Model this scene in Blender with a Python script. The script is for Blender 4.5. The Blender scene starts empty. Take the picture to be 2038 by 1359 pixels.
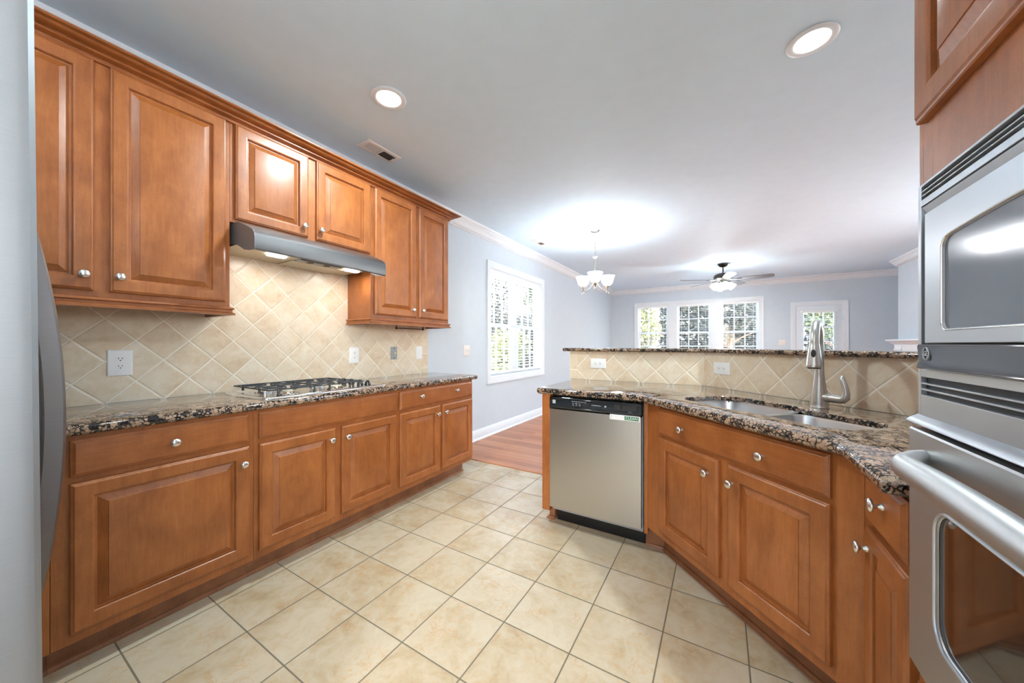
import bpy, bmesh, math, random
from mathutils import Vector, Matrix
random.seed(7)
scene = bpy.context.scene
COL = scene.collection
R2 = math.sqrt(2.0)

# ------------------------------------------------------------------ camera
cam_d = bpy.data.cameras.new('camera')
cam = bpy.data.objects.new('camera', cam_d); COL.objects.link(cam)
cam_d.sensor_fit = 'HORIZONTAL'; cam_d.sensor_width = 36.0
cam_d.lens = 36.0*691.09/2038.0
cam_d.shift_y = 5.84/2038.0
cam_d.clip_start = 0.02; cam_d.clip_end = 200
cam.location = (0, 0, 1.23)
cam.rotation_euler = (math.radians(90), 0, 0.54054)
scene.camera = cam
# ------------------------------------------------------------------ view / exposure
scene.view_settings.view_transform = 'Standard'
scene.view_settings.look = 'None'
scene.view_settings.gamma = 1.0
scene.view_settings.use_curve_mapping = False
scene.view_settings.exposure = 1.08
scene.cycles.max_bounces = 14
scene.cycles.diffuse_bounces = 10
scene.cycles.glossy_bounces = 5
scene.cycles.transparent_max_bounces = 24
scene.cycles.sample_clamp_indirect = 6.0
scene.cycles.caustics_reflective = False
scene.cycles.caustics_refractive = False
# ------------------------------------------------------------------ world
world = bpy.data.worlds.new('world'); scene.world = world
world.use_nodes = True
wn = world.node_tree.nodes; wl = world.node_tree.links
bg = wn['Background']
sky = wn.new('ShaderNodeTexSky'); sky.sky_type = 'NISHITA'
sky.sun_disc = False; sky.sun_elevation = math.radians(42); sky.sun_rotation = math.radians(150)
sky.air_density = 1.0; sky.dust_density = 2.5; sky.ozone_density = 1.0
hsv = wn.new('ShaderNodeHueSaturation'); hsv.inputs['Saturation'].default_value = 0.75
wl.new(sky.outputs[0], hsv.inputs['Color']); wl.new(hsv.outputs[0], bg.inputs[0])
bg.inputs[1].default_value = 1.5
# ------------------------------------------------------------------ sun
sun_d = bpy.data.lights.new('sun', 'SUN'); sun_d.energy = 5.0; sun_d.angle = math.radians(0.6)
sun_d.color = (1.0, 0.95, 0.86)
sun = bpy.data.objects.new('sun', sun_d); COL.objects.link(sun)
sun.rotation_euler = (math.radians(40), 0, math.radians(25))
# lamp powers (W)
P_CAN = 16.0      # each recessed can
P_CHAND = 3.2    # each chandelier bulb
P_FAN = 20.0      # each ceiling fan bulb
P_HOOD = 0.65      # each hood lamp
CAN_COL = (0.82, 0.96, 1.0)

# ================================================================== materials
def srgb(r, g, b):
    def f(c):
        c /= 255.0
        return c/12.92 if c <= 0.04045 else ((c+0.055)/1.055)**2.4
    return (f(r), f(g), f(b), 1.0)

class Nodes:
    def __init__(self, name):
        self.m = bpy.data.materials.new(name); self.m.use_nodes = True
        self.t = self.m.node_tree; self.n = self.t.nodes; self.l = self.t.links
        self.b = self.n['Principled BSDF']
    def new(self, typ, **kw):
        x = self.n.new(typ)
        for k, v in kw.items(): setattr(x, k, v)
        return x
    def link(self, a, b): self.l.new(a, b)
    def set(self, k, v): self.b.inputs[k].default_value = v
    def math(self, op, a, b=None, clamp=False):
        x = self.new('ShaderNodeMath', operation=op, use_clamp=clamp)
        for i, v in enumerate((a, b)):
            if v is None: continue
            if isinstance(v, (int, float)): x.inputs[i].default_value = v
            else: self.link(v, x.inputs[i])
        return x.outputs[0]
    def ramp(self, fac, stops, interp='LINEAR'):
        x = self.new('ShaderNodeValToRGB'); cr = x.color_ramp; cr.interpolation = interp
        while len(cr.elements) > len(stops): cr.elements.remove(cr.elements[-1])
        while len(cr.elements) < len(stops): cr.elements.new(0.5)
        for e, (p, c) in zip(cr.elements, stops):
            e.position = p; e.color = c
        self.link(fac, x.inputs[0]); return x.outputs[0]
    def mix(self, fac, a, b, blend='MIX'):
        x = self.new('ShaderNodeMix', data_type='RGBA', blend_type=blend)
        for i, v in ((0, fac), (6, a), (7, b)):
            if isinstance(v, (int, float)): x.inputs[i].default_value = v
            elif isinstance(v, tuple): x.inputs[i].default_value = v
            else: self.link(v, x.inputs[i])
        return x.outputs[2]
    def noise(self, vec, scale, detail=3, rough=0.5, dist=0.0):
        x = self.new('ShaderNodeTexNoise')
        x.inputs['Scale'].default_value = scale; x.inputs['Detail'].default_value = detail
        x.inputs['Roughness'].default_value = rough; x.inputs['Distortion'].default_value = dist
        if vec is not None: self.link(vec, x.inputs['Vector'])
        return x.outputs['Fac']
    def obj(self): return self.new('ShaderNodeTexCoord').outputs['Object']
    def mapping(self, vec, scale=(1,1,1), rot=(0,0,0), loc=(0,0,0)):
        x = self.new('ShaderNodeMapping')
        x.inputs['Scale'].default_value = scale; x.inputs['Rotation'].default_value = rot
        x.inputs['Location'].default_value = loc
        self.link(vec, x.inputs['Vector']); return x.outputs[0]
    def bump(self, h, strength=0.2, dist=0.01):
        x = self.new('ShaderNodeBump'); x.inputs['Strength'].default_value = strength
        x.inputs['Distance'].default_value = dist
        self.link(h, x.inputs['Height']); self.link(x.outputs[0], self.b.inputs['Normal'])

def plain(name, col, rough=0.5, metal=0.0, spec=0.5, coat=0.0, emit=None, estr=0.0, bump=None):
    k = Nodes(name); k.set('Base Color', col); k.set('Roughness', rough); k.set('Metallic', metal)
    k.set('Specular IOR Level', spec); k.set('Coat Weight', coat)
    # slight procedural mottling so nothing is perfectly uniform
    f = k.noise(k.obj(), 9.0, 4)
    c2 = tuple(min(1, x*1.015) for x in col[:3])+(1,); c1 = tuple(x*0.985 for x in col[:3])+(1,)
    k.link(k.ramp(f, [(0.3, c1), (0.7, c2)]), k.b.inputs['Base Color'])
    if bump:
        k.bump(k.noise(k.obj(), bump[0], 2), bump[1], 0.002)
    if emit: 
        k.set('Emission Color', emit); k.set('Emission Strength', estr)
    return k.m

def wood(name, dark, mid, light, rough=0.40, horiz=False, coat=0.22):
    k = Nodes(name); o = k.obj()
    oi = k.new('ShaderNodeObjectInfo').outputs['Random']
    sh = k.new('ShaderNodeVectorMath', operation='ADD'); k.link(o, sh.inputs[0])
    cmb = k.new('ShaderNodeCombineXYZ')
    k.link(k.math('MULTIPLY', oi, 13.0), cmb.inputs[0]); k.link(k.math('MULTIPLY', oi, 2.0), cmb.inputs[2])
    k.link(cmb.outputs[0], sh.inputs[1]); v = sh.outputs[0]
    sc = (3.0, 3.0, 26.0) if horiz else (26.0, 26.0, 3.0)
    grain = k.noise(k.mapping(v, sc), 2.6, 6, 0.62, 0.6)
    blot = k.noise(k.mapping(v, (1, 1, 0.7)), 7.5, 5, 0.6, 0.3)
    fine = k.noise(k.mapping(v, (240, 240, 10)), 1.0, 2, 0.6)
    f = k.math('ADD', k.math('MULTIPLY', grain, 0.34), k.math('MULTIPLY', blot, 0.66))
    f = k.math('ADD', f, k.math('MULTIPLY', k.math('SUBTRACT', fine, 0.5), 0.13))
    spk = k.noise(k.mapping(v, (1, 1, 0.45)), 430, 3, 0.7)
    f = k.math('ADD', f, k.math('MULTIPLY', k.math('SUBTRACT', spk, 0.5), 0.34))
    f = k.math('ADD', f, k.math('MULTIPLY', k.math('SUBTRACT', oi, 0.5), 0.07))
    k.link(k.ramp(f, [(0.28, dark), (0.5, mid), (0.72, light)]), k.b.inputs['Base Color'])
    k.set('Roughness', rough); k.set('Coat Weight', coat); k.set('Coat Roughness', 0.28)
    k.set('Specular IOR Level', 0.5)
    k.bump(fine, 0.04, 0.001)
    return k.m

def metal(name, col, rough=0.3, direction='Z', strength=0.09, aniso=0.0):
    k = Nodes(name); o = k.obj()
    s = {'X': (6, 900, 900), 'Y': (900, 6, 900), 'Z': (900, 900, 6)}[direction]
    br = k.noise(k.mapping(o, s), 1.0, 3, 0.6)
    k.set('Metallic', 1.0)
    lo = tuple(c*(1-strength) for c in col[:3])+(1,); hi = tuple(min(1, c*(1+strength)) for c in col[:3])+(1,)
    k.link(k.ramp(br, [(0.3, lo), (0.7, hi)]), k.b.inputs['Base Color'])
    k.link(k.math('ADD', k.math('MULTIPLY', br, strength*0.8), rough-strength*0.4), k.b.inputs['Roughness'])
    return k.m

def granite(name):
    k = Nodes(name); o = k.obj()
    wob = k.new('ShaderNodeTexNoise'); wob.inputs['Scale'].default_value = 34; wob.inputs['Detail'].default_value = 2
    k.link(o, wob.inputs['Vector'])
    w = k.new('ShaderNodeVectorMath', operation='MULTIPLY_ADD')
    k.link(wob.outputs['Color'], w.inputs[0]); w.inputs[1].default_value = (0.011,)*3
    k.link(o, w.inputs[2])
    v1 = k.new('ShaderNodeTexVoronoi', feature='DISTANCE_TO_EDGE'); v1.inputs['Scale'].default_value = 70
    v1.inputs['Randomness'].default_value = 0.9
    k.link(w.outputs[0], v1.inputs['Vector'])
    v2 = k.new('ShaderNodeTexVoronoi', feature='F1'); v2.inputs['Scale'].default_value = 70
    v2.inputs['Randomness'].default_value = 0.9
    k.link(w.outputs[0], v2.inputs['Vector'])
    sep = k.new('ShaderNodeSeparateColor'); k.link(v2.outputs['Color'], sep.inputs[0])
    blob = k.ramp(sep.outputs[0], [(0.0, srgb(104, 80, 63)), (0.22, srgb(160, 126, 102)), (0.5, srgb(180, 151, 126)),
                                   (0.75, srgb(140, 113, 91)), (1.0, srgb(196, 172, 148))])
    fine = k.noise(o, 260, 3, 0.7)
    blob = k.mix(0.55, blob, k.ramp(fine, [(0.3, srgb(84, 70, 58)), (0.55, srgb(172, 145, 123)), (0.75, srgb(206, 186, 164))]))
    edge = k.math('ADD', v1.outputs['Distance'], k.math('MULTIPLY', k.math('SUBTRACT', fine, 0.5), 0.22))
    big = k.noise(o, 36, 3, 0.6)
    thr = k.math('SUBTRACT', edge, k.math('MULTIPLY', k.math('SUBTRACT', big, 0.45), 1.15))
    dark = k.ramp(thr, [(0.06, (1, 1, 1, 1)), (0.105, (0, 0, 0, 1))])
    blk = k.ramp(sep.outputs[1], [(0.0, srgb(22, 22, 24)), (0.6, srgb(30, 30, 34)), (1.0, srgb(70, 64, 58))])
    k.link(k.mix(dark, blob, blk), k.b.inputs['Base Color'])
    k.set('Roughness', 0.07); k.set('Specular IOR Level', 0.6); k.set('Coat Weight', 0.3); k.set('Coat Roughness', 0.03)
    return k.m

def tile(name, size, node, angle, grout_w, cols, grout, rough=0.3, bumpy=0.35, mottle=5.0, vein=None, edge_soft=0.012):
    """square tiles in the object's local x/y plane; a grout crossing sits at `node`."""
    k = Nodes(name); o = k.obj()
    sh = k.new('ShaderNodeVectorMath', operation='SUBTRACT'); k.link(o, sh.inputs[0]); sh.inputs[1].default_value = (node[0], node[1], 0)
    m = k.mapping(sh.outputs[0], (1/size,)*3, (0, 0, angle))
    sp = k.new('ShaderNodeSeparateXYZ'); k.link(m, sp.inputs[0])
    d = None; ids = []
    for i in (0, 1):
        fl = k.math('FLOOR', sp.outputs[i]); fr = k.math('SUBTRACT', sp.outputs[i], fl)
        e = k.math('SUBTRACT', 0.5, k.math('ABSOLUTE', k.math('SUBTRACT', fr, 0.5)))
        d = e if d is None else k.math('MINIMUM', d, e)
        ids.append(fl)
    cmb = k.new('ShaderNodeCombineXYZ'); k.link(ids[0], cmb.inputs[0]); k.link(ids[1], cmb.inputs[1])
    wn_ = k.new('ShaderNodeTexWhiteNoise', noise_dimensions='3D'); k.link(cmb.outputs[0], wn_.inputs['Vector'])
    off = k.new('ShaderNodeVectorMath', operation='MULTIPLY_ADD')
    k.link(wn_.outputs['Color'], off.inputs[0]); off.inputs[1].default_value = (9, 9, 9); k.link(o, off.inputs[2])
    v = off.outputs[0]
    n1 = k.noise(v, mottle, 5, 0.62, 0.5)
    n2 = k.noise(v, mottle*3.2, 5, 0.7, 1.2)
    f = k.math('ADD', k.math('MULTIPLY', n1, 0.6), k.math('MULTIPLY', n2, 0.4))
    f = k.math('ADD', f, k.math('MULTIPLY', k.math('SUBTRACT', wn_.outputs['Value'], 0.5), 0.10))
    c = k.ramp(f, cols)
    if vein:
        vn = k.noise(v, mottle*2.6, 6, 0.66, 1.4)
        mask = k.ramp(k.math('ABSOLUTE', k.math('SUBTRACT', vn, 0.52)), [(0.0, (1, 1, 1, 1)), (0.022, (0, 0, 0, 1))])
        gate = k.ramp(k.noise(v, mottle*1.8, 3), [(0.47, (0, 0, 0, 1)), (0.62, (1, 1, 1, 1))])
        c = k.mix(k.math('MULTIPLY', k.math('MULTIPLY', mask, gate), 0.6), c, vein)
    g = grout_w/size/2
    mask = k.math('SMOOTHSTEP', d, 0.0) if False else k.ramp(d, [(max(0, g*0.8), (1, 1, 1, 1)), (g*1.25, (0, 0, 0, 1))])
    k.link(k.mix(mask, c, grout), k.b.inputs['Base Color'])
    k.link(k.math('ADD', k.math('MULTIPLY', mask, 0.5), rough), k.b.inputs['Roughness'])
    h = k.ramp(d, [(g*0.9, (0, 0, 0, 1)), (g+edge_soft, (0.9, 0.9, 0.9, 1)), (g+edge_soft*3, (1, 1, 1, 1))])
    h2 = k.math('ADD', h, k.math('MULTIPLY', n2, 0.12))
    k.bump(h2, bumpy, 0.004)
    return k.m

def planks(name):
    k = Nodes(name); o = k.obj()
    br = k.new('ShaderNodeTexBrick'); br.offset = 0.37; br.squash = 1.0
    br.inputs['Scale'].default_value = 1.0; br.inputs['Mortar Size'].default_value = 0.0012
    br.inputs['Brick Width'].default_value = 1.1; br.inputs['Row Height'].default_value = 0.083
    br.inputs['Color1'].default_value = (0, 0, 0, 1); br.inputs['Color2'].default_value = (1, 1, 1, 1)
    br.inputs['Mortar'].default_value = (0.3, 0.3, 0.3, 1)
    k.link(k.mapping(o, (1, 1, 1), (0, 0, 0)), br.inputs['Vector'])
    gr = k.noise(k.mapping(o, (2.5, 34, 1)), 2.2, 6, 0.65, 0.8)
    sp = k.new('ShaderNodeSeparateColor'); k.link(br.outputs['Color'], sp.inputs[0])
    f = k.math('ADD', k.math('MULTIPLY', sp.outputs[0], 0.36), k.math('MULTIPLY', gr, 0.64))
    c = k.ramp(f, [(0.2, srgb(146, 86, 52)), (0.5, srgb(178, 110, 70)), (0.8, srgb(200, 136, 94))])
    k.link(k.mix(br.outputs['Fac'], c, srgb(110, 58, 38)), k.b.inputs['Base Color'])
    k.set('Roughness', 0.34); k.set('Coat Weight', 0.05); k.set('Coat Roughness', 0.2)
    return k.m

def glass_thin(name, tint=(1, 1, 1, 1)):
    k = Nodes(name); k.n.remove(k.b)
    tr = k.new('ShaderNodeBsdfTransparent'); tr.inputs[0].default_value = tint
    gl = k.new('ShaderNodeBsdfGlossy'); gl.inputs['Roughness'].default_value = 0.02
    fr = k.new('ShaderNodeFresnel'); fr.inputs[0].default_value = 1.45
    mx = k.new('ShaderNodeMixShader')
    ge = k.new('ShaderNodeNewGeometry')
    k.link(k.math('MULTIPLY', fr.outputs[0], k.math('SUBTRACT', 1.0, ge.outputs['Backfacing'])), mx.inputs[0]); k.link(tr.outputs[0], mx.inputs[1]); k.link(gl.outputs[0], mx.inputs[2])
    k.link(mx.outputs[0], k.n['Material Output'].inputs[0])
    return k.m

def emissive(name, col, s):
    k = Nodes(name); k.set('Base Color', (0.9, 0.9, 0.9, 1)); k.set('Emission Color', col); k.set('Emission Strength', s)
    k.set('Roughness', 0.4)
    return k.m

def leafmat(name, c1, c2, c3):
    k = Nodes(name); k.n.remove(k.b)
    oi = k.noise(k.obj(), 2.3, 3); fi = k.noise(k.obj(), 40, 2)
    col = k.ramp(k.math('ADD', k.math('MULTIPLY', oi, 0.55), k.math('MULTIPLY', fi, 0.45)), [(0.32, c1), (0.5, c2), (0.66, c3)])
    d = k.new('ShaderNodeBsdfDiffuse'); t = k.new('ShaderNodeBsdfTranslucent'); mx = k.new('ShaderNodeMixShader')
    g = k.new('ShaderNodeBsdfGlossy'); g.inputs['Roughness'].default_value = 0.35; m2 = k.new('ShaderNodeMixShader')
    k.link(col, d.inputs[0]); k.link(col, t.inputs[0]); mx.inputs[0].default_value = 0.4
    k.link(d.outputs[0], mx.inputs[1]); k.link(t.outputs[0], mx.inputs[2])
    m2.inputs[0].default_value = 0.1; k.link(mx.outputs[0], m2.inputs[1]); k.link(g.outputs[0], m2.inputs[2])
    k.link(m2.outputs[0], k.n['Material Output'].inputs[0])
    return k.m

M = {}
M['wood'] = wood('stained_maple', srgb(126, 68, 27), srgb(155, 90, 41), srgb(178, 110, 57))
M['wood_h'] = wood('stained_maple_horizontal', srgb(122, 65, 26), srgb(149, 85, 39), srgb(171, 104, 53), horiz=True)
M['wood_dark'] = wood('stained_maple_toe', srgb(108, 66, 40), srgb(138, 90, 58), srgb(162, 112, 76), rough=0.45, horiz=True, coat=0.1)
M['granite'] = granite('speckled_granite')
M['wall'] = plain('blue_grey_paint', srgb(201, 211, 219), 0.5)
M['ceil'] = plain('ceiling_paint', srgb(212, 232, 245), 0.7)
M['white'] = plain('white_trim_paint', srgb(226, 232, 236), 0.35)
M['plastic'] = plain('white_plastic', srgb(238, 240, 241), 0.3)
M['offwhite'] = plain('almond_plastic', srgb(226, 220, 214), 0.35)
M['blind'] = plain('white_blind_slat', srgb(240, 241, 240), 0.4)
M['black'] = plain('black_plastic', srgb(20, 20, 22), 0.3)
M['blackgloss'] = plain('black_gloss', srgb(12, 12, 14), 0.06, spec=0.6, coat=0.5)
M['slot'] = plain('dark_slot', srgb(30, 30, 32), 0.6)
M['steel'] = metal('brushed_steel', (0.60, 0.60, 0.59, 1), 0.30, 'Z', 0.05)
M['steel_h'] = metal('brushed_steel_horizontal', (0.46, 0.46, 0.46, 1), 0.42, 'Y', 0.04)
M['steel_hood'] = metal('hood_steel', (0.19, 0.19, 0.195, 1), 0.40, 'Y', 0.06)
M['steel_x'] = metal('brushed_steel_across', (0.57, 0.555, 0.53, 1), 0.34, 'Z', 0.012)
M['steel_d'] = metal('dark_steel', (0.45, 0.45, 0.46, 1), 0.38, 'Z', 0.06)
M['sinksteel'] = metal('sink_steel', (0.60, 0.61, 0.62, 1), 0.36, 'X', 0.004)
M['nickel'] = metal('satin_nickel', (0.72, 0.70, 0.67, 1), 0.26, 'Z', 0.03)
M['lampnickel'] = metal('lamp_nickel', (0.42, 0.41, 0.39, 1), 0.30, 'Z', 0.03)
M['faucet'] = metal('brushed_nickel', (0.50, 0.485, 0.46, 1), 0.34, 'Z', 0.02)
M['chrome'] = metal('chrome', (0.80, 0.80, 0.80, 1), 0.12, 'Z', 0.02)
M['silverpaint'] = plain('silver_enamel', srgb(182, 186, 192), 0.3, metal=0.55)
M['fridge'] = metal('fridge_steel', (0.30, 0.32, 0.335, 1), 0.5, 'Y', 0.03)
M['greyplastic'] = plain('grey_plastic', srgb(152, 156, 160), 0.45)
M['ivory'] = plain('ivory_plastic', srgb(226, 214, 172), 0.4)
M['iron'] = plain('cast_iron', srgb(46, 47, 50), 0.5, bump=(300, 0.2))
M['bronze'] = plain('dark_bronze', srgb(56, 52, 48), 0.35, metal=0.6)
M['blade'] = plain('walnut_grey_blade', srgb(96, 96, 98), 0.35)
M['green'] = plain('green_label', srgb(28, 122, 78), 0.5)
M['mwglass'] = plain('microwave_glass', srgb(104, 110, 120), 0.12, metal=0.1, spec=0.6, coat=0.2)
M['ovenglass'] = plain('oven_glass', srgb(34, 31, 28), 0.05, spec=0.8, coat=0.8)
M['hoodside'] = plain('grey_hood_side', srgb(128, 128, 130), 0.55, metal=0.5)
M['glass'] = glass_thin('window_glass')
M['grey_mark'] = plain('grey_print', srgb(176, 180, 184), 0.5)
M['hoodpan'] = plain('hood_pan', srgb(196, 188, 166), 0.35, metal=0.3)
M['bronze_cup'] = plain('aged_cup', srgb(150, 132, 112), 0.35, metal=0.5)
M['lens'] = emissive('lamp_lens', (1.0, 0.97, 0.93, 1), 9.0)
M['hoodlens'] = emissive('hood_lens', (1.0, 0.97, 0.93, 1), 8.0)
M['shade'] = emissive('frosted_shade', (0.95, 0.98, 1.0, 1), 12.0)
M['fanshade'] = emissive('fan_globe', (0.92, 0.98, 1.0, 1), 36.0)
TCOL = [(0.28, srgb(206, 178, 144)), (0.45, srgb(221, 203, 176)), (0.6, srgb(230, 217, 196)), (0.75, srgb(237, 228, 212))]
GRT = srgb(244, 239, 226)
M['floor'] = tile('cream_floor_tile', 0.30553, (-1.433, 0.9962), 0.0, 0.006,
                  [(0.25, srgb(166, 136, 98)), (0.42, srgb(186, 167, 136)), (0.55, srgb(195, 181, 156)), (0.75, srgb(203, 193, 171))],
                  srgb(118, 106, 86), rough=0.27, bumpy=0.18, mottle=3.6, vein=srgb(196, 146, 88), edge_soft=0.006)
M['planks'] = planks('reddish_oak_planks')
M['bounce_ground'] = plain('pale_bounce_ground', srgb(224, 220, 212), 0.9)  # ground made pale to bounce daylight up through the windows
M['bark'] = plain('bark', srgb(92, 76, 62), 0.9)
M['leaf1'] = leafmat('leaf_green', srgb(36, 48, 26), srgb(62, 78, 40), srgb(104, 116, 68))
M['leaf2'] = leafmat('leaf_dark', srgb(20, 25, 22), srgb(38, 45, 36), srgb(74, 82, 66))
M['leaf3'] = leafmat('leaf_yellow', srgb(60, 70, 34), srgb(98, 104, 52), srgb(140, 140, 92))

# ================================================================== mesh helpers
class MB:
    def __init__(self): self.v = []; self.f = []; self.mi = []
    def add(self, vs, fs, mi=0):
        o = len(self.v); self.v += [tuple(x) for x in vs]
        for f in fs: self.f.append(tuple(i+o for i in f)); self.mi.append(mi)
        return self
    def box(self, x0, x1, y0, y1, z0, z1, mi=0):
        vs = [(x, y, z) for z in (z0, z1) for y in (y0, y1) for x in (x0, x1)]
        return self.add(vs, [(0,2,3,1), (4,5,7,6), (0,1,5,4), (2,6,7,3), (0,4,6,2), (1,3,7,5)], mi)
    def obox(self, P, U, V, N, u0, u1, v0, v1, n0, n1, mi=0):
        P, U, V, N = map(Vector, (P, U, V, N))
        vs = [P+U*u+V*v+N*n for n in (n0, n1) for v in (v0, v1) for u in (u0, u1)]
        return self.add(vs, [(0,2,3,1), (4,5,7,6), (0,1,5,4), (2,6,7,3), (0,4,6,2), (1,3,7,5)], mi)
    def loops(self, loops, closed=True, cap0=True, cap1=True, mi=0):
        """bridge successive vertex loops of equal length"""
        n = len(loops[0]); vs = [p for l in loops for p in l]; fs = []
        for i in range(len(loops)-1):
            for j in range(n if closed else n-1):
                a = i*n+j; b = i*n+(j+1) % n
                fs.append((a, b, b+n, a+n))
        if cap0: fs.append(tuple(reversed(range(n))))
        if cap1: fs.append(tuple((len(loops)-1)*n+j for j in range(n)))
        return self.add(vs, fs, mi)
    def prism(self, pts, z0, z1, mi=0):
        return self.loops([[(x, y, z0) for x, y in pts], [(x, y, z1) for x, y in pts]], mi=mi)
    def lathe(self, prof, c=(0,0,0), axis=(0,0,1), n=24, cap0=True, cap1=True, mi=0):
        a = Vector(axis).normalized(); t = Vector((1,0,0)) if abs(a.x) < 0.9 else Vector((0,1,0))
        e1 = a.cross(t).normalized(); e2 = a.cross(e1); c = Vector(c)
        L = [[c+a*h+(e1*math.cos(2*math.pi*j/n)+e2*math.sin(2*math.pi*j/n))*max(r, 1e-5) for j in range(n)] for r, h in prof]
        return self.loops(L, cap0=cap0, cap1=cap1, mi=mi)
    def tube(self, path, rad, n=12, closed=False, squash=None, mi=0):
        P = [Vector(p) for p in path]; m = len(P)
        r = rad if isinstance(rad, (list, tuple)) else [rad]*m
        L = []; prev = None
        for i in range(m):
            if closed: t = (P[(i+1) % m]-P[i-1]).normalized()
            else: t = (P[min(i+1, m-1)]-P[max(i-1, 0)]).normalized()
            if prev is None:
                ref = Vector((0,0,1)) if abs(t.z) < 0.9 else Vector((1,0,0))
                e1 = t.cross(ref).normalized()
            else: e1 = (prev-t*prev.dot(t)).normalized()
            prev = e1; e2 = t.cross(e1)
            s1, s2 = squash or (1, 1)
            L.append([P[i]+(e1*math.cos(2*math.pi*j/n)*s1+e2*math.sin(2*math.pi*j/n)*s2)*r[i] for j in range(n)])
        if closed:
            L.append(L[0]); return self.loops(L, cap0=False, cap1=False, mi=mi)
        return self.loops(L, mi=mi)
    def sweep(self, prof, path, side, cap=True, mi=0):
        """profile (out, z) swept along a horizontal xy path with mitred corners; out is to the `side` (+1 left, -1 right)."""
        P = [Vector((p[0], p[1], 0)) for p in path]; L = []
        def nrm(d): return Vector((-d.y, d.x, 0))*side
        for i, p in enumerate(P):
            d0 = (P[i]-P[i-1]).normalized() if i > 0 else None
            d1 = (P[i+1]-P[i]).normalized() if i < len(P)-1 else None
            if d0 is None: o = nrm(d1)
            elif d1 is None: o = nrm(d0)
            else:
                a, b = nrm(d0), nrm(d1); o = (a+b); o = o/ (o.dot(a))
            L.append([p+o*q[0]+Vector((0,0,q[1])) for q in prof])
        return self.loops(L, cap0=cap, cap1=cap, mi=mi)
    def panel(self, P, U, V, N, w, h, rings, mi=0, hb=0.0):
        """nested rectangular rings (inset, height) from origin corner P; closes front with a flat face."""
        P, U, V, N = map(Vector, (P, U, V, N)); L = []
        for ins, ht in rings:
            L.append([P+U*ins+V*ins+N*ht, P+U*(w-ins)+V*ins+N*ht, P+U*(w-ins)+V*(h-ins)+N*ht, P+U*ins+V*(h-ins)+N*ht])
        return self.loops(L, mi=mi)
    def build(self, name, mat, parent=None, smooth=True, bevel=0.0, angle=35, loc=None, weld=True):
        me = bpy.data.meshes.new(name)
        off = Vector(loc) if loc is not None else (parent_world(parent) if parent is not None else Vector((0,0,0)))
        me.from_pydata([tuple(Vector(p)-off) for p in self.v], [], self.f)
        mats = mat if isinstance(mat, (list, tuple)) else [mat]
        for m in mats: me.materials.append(m)
        me.polygons.foreach_set('material_index', self.mi)
        bm = bmesh.new(); bm.from_mesh(me)
        bmesh.ops.recalc_face_normals(bm, faces=bm.faces)
        bm.to_mesh(me); bm.free()
        if smooth:
            me.polygons.foreach_set('use_smooth', [True]*len(me.polygons))
            me.set_sharp_from_angle(angle=math.radians(angle))
        me.update()
        o = bpy.data.objects.new(name, me); COL.objects.link(o)
        if parent is not None:
            o.parent = parent
            if loc is not None: o.location = off-parent_world(parent)
        else: o.location = off
        if bevel:
            b = o.modifiers.new('bevel', 'BEVEL'); b.width = bevel; b.segments = 2; b.limit_method = 'ANGLE'; b.angle_limit = math.radians(40)
        return o

def parent_world(o):
    v = Vector(o.location)
    while o.parent is not None:
        o = o.parent; v = v+Vector(o.location)
    return v

def tag(o, label, cat, group=None):
    o['label'] = label; o['category'] = cat
    if group: o['group'] = group
    return o
def thing(name, label, cat, loc, group=None):
    o = bpy.data.objects.new(name, None); COL.objects.link(o); o.location = loc
    o.empty_display_size = 0.1
    return tag(o, label, cat, group)
def struct(o): o['kind'] = 'structure'; return o
def sgroup(name, loc=(0,0,0)):
    o = bpy.data.objects.new(name, None); COL.objects.link(o); o.location = loc
    o['kind'] = 'structure'; return o
X, Y, Z = Vector((1,0,0)), Vector((0,1,0)), Vector((0,0,1))

def text_mesh(body, size, P, U, V, extrude=0.0006, shear=0.0):
    """mesh verts/faces of a line of text lying in the U/V plane, centred at P"""
    c = bpy.data.curves.new('t', 'FONT'); c.body = body; c.size = size; c.extrude = extrude; c.shear = shear
    c.align_x = 'CENTER'; c.align_y = 'CENTER'
    o = bpy.data.objects.new('t', c); COL.objects.link(o)
    dg = bpy.context.evaluated_depsgraph_get(); dg.update()
    me = bpy.data.meshes.new_from_object(o.evaluated_get(dg))
    P, U, V = Vector(P), Vector(U), Vector(V); N = U.cross(V)
    vs = [P+U*v.co.x+V*v.co.y+N*v.co.z for v in me.vertices]; fs = [tuple(p.vertices) for p in me.polygons]
    bpy.data.objects.remove(o); bpy.data.curves.remove(c); bpy.data.meshes.remove(me)
    return vs, fs

def rrect(u0, u1, v0, v1, r, n=6):
    pts = []
    for cx, cy, a0 in ((u1-r, v0+r, -90), (u1-r, v1-r, 0), (u0+r, v1-r, 90), (u0+r, v0+r, 180)):
        for i in range(n+1):
            a = math.radians(a0+90*i/n); pts.append((cx+r*math.cos(a), cy+r*math.sin(a)))
    return pts
def fillet(pts, rads, n=6):
    out = []; m = len(pts)
    for i in range(m):
        p = Vector(pts[i]); a = Vector(pts[i-1]); b = Vector(pts[(i+1) % m]); r = rads[i]
        if r <= 0: out.append((p.x, p.y)); continue
        da = (a-p).normalized(); db = (b-p).normalized(); ang = math.acos(max(-1, min(1, da.dot(db))))
        t = r/math.tan(ang/2); c = p+(da+db).normalized()*(r/math.sin(ang/2))
        s = p+da*t; e = p+db*t
        a0 = math.atan2(s.y-c.y, s.x-c.x); a1 = math.atan2(e.y-c.y, e.x-c.x)
        d = (a1-a0+math.pi) % (2*math.pi)-math.pi
        for k in range(n+1): out.append((c.x+r*math.cos(a0+d*k/n), c.y+r*math.sin(a0+d*k/n)))
    return out
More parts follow.
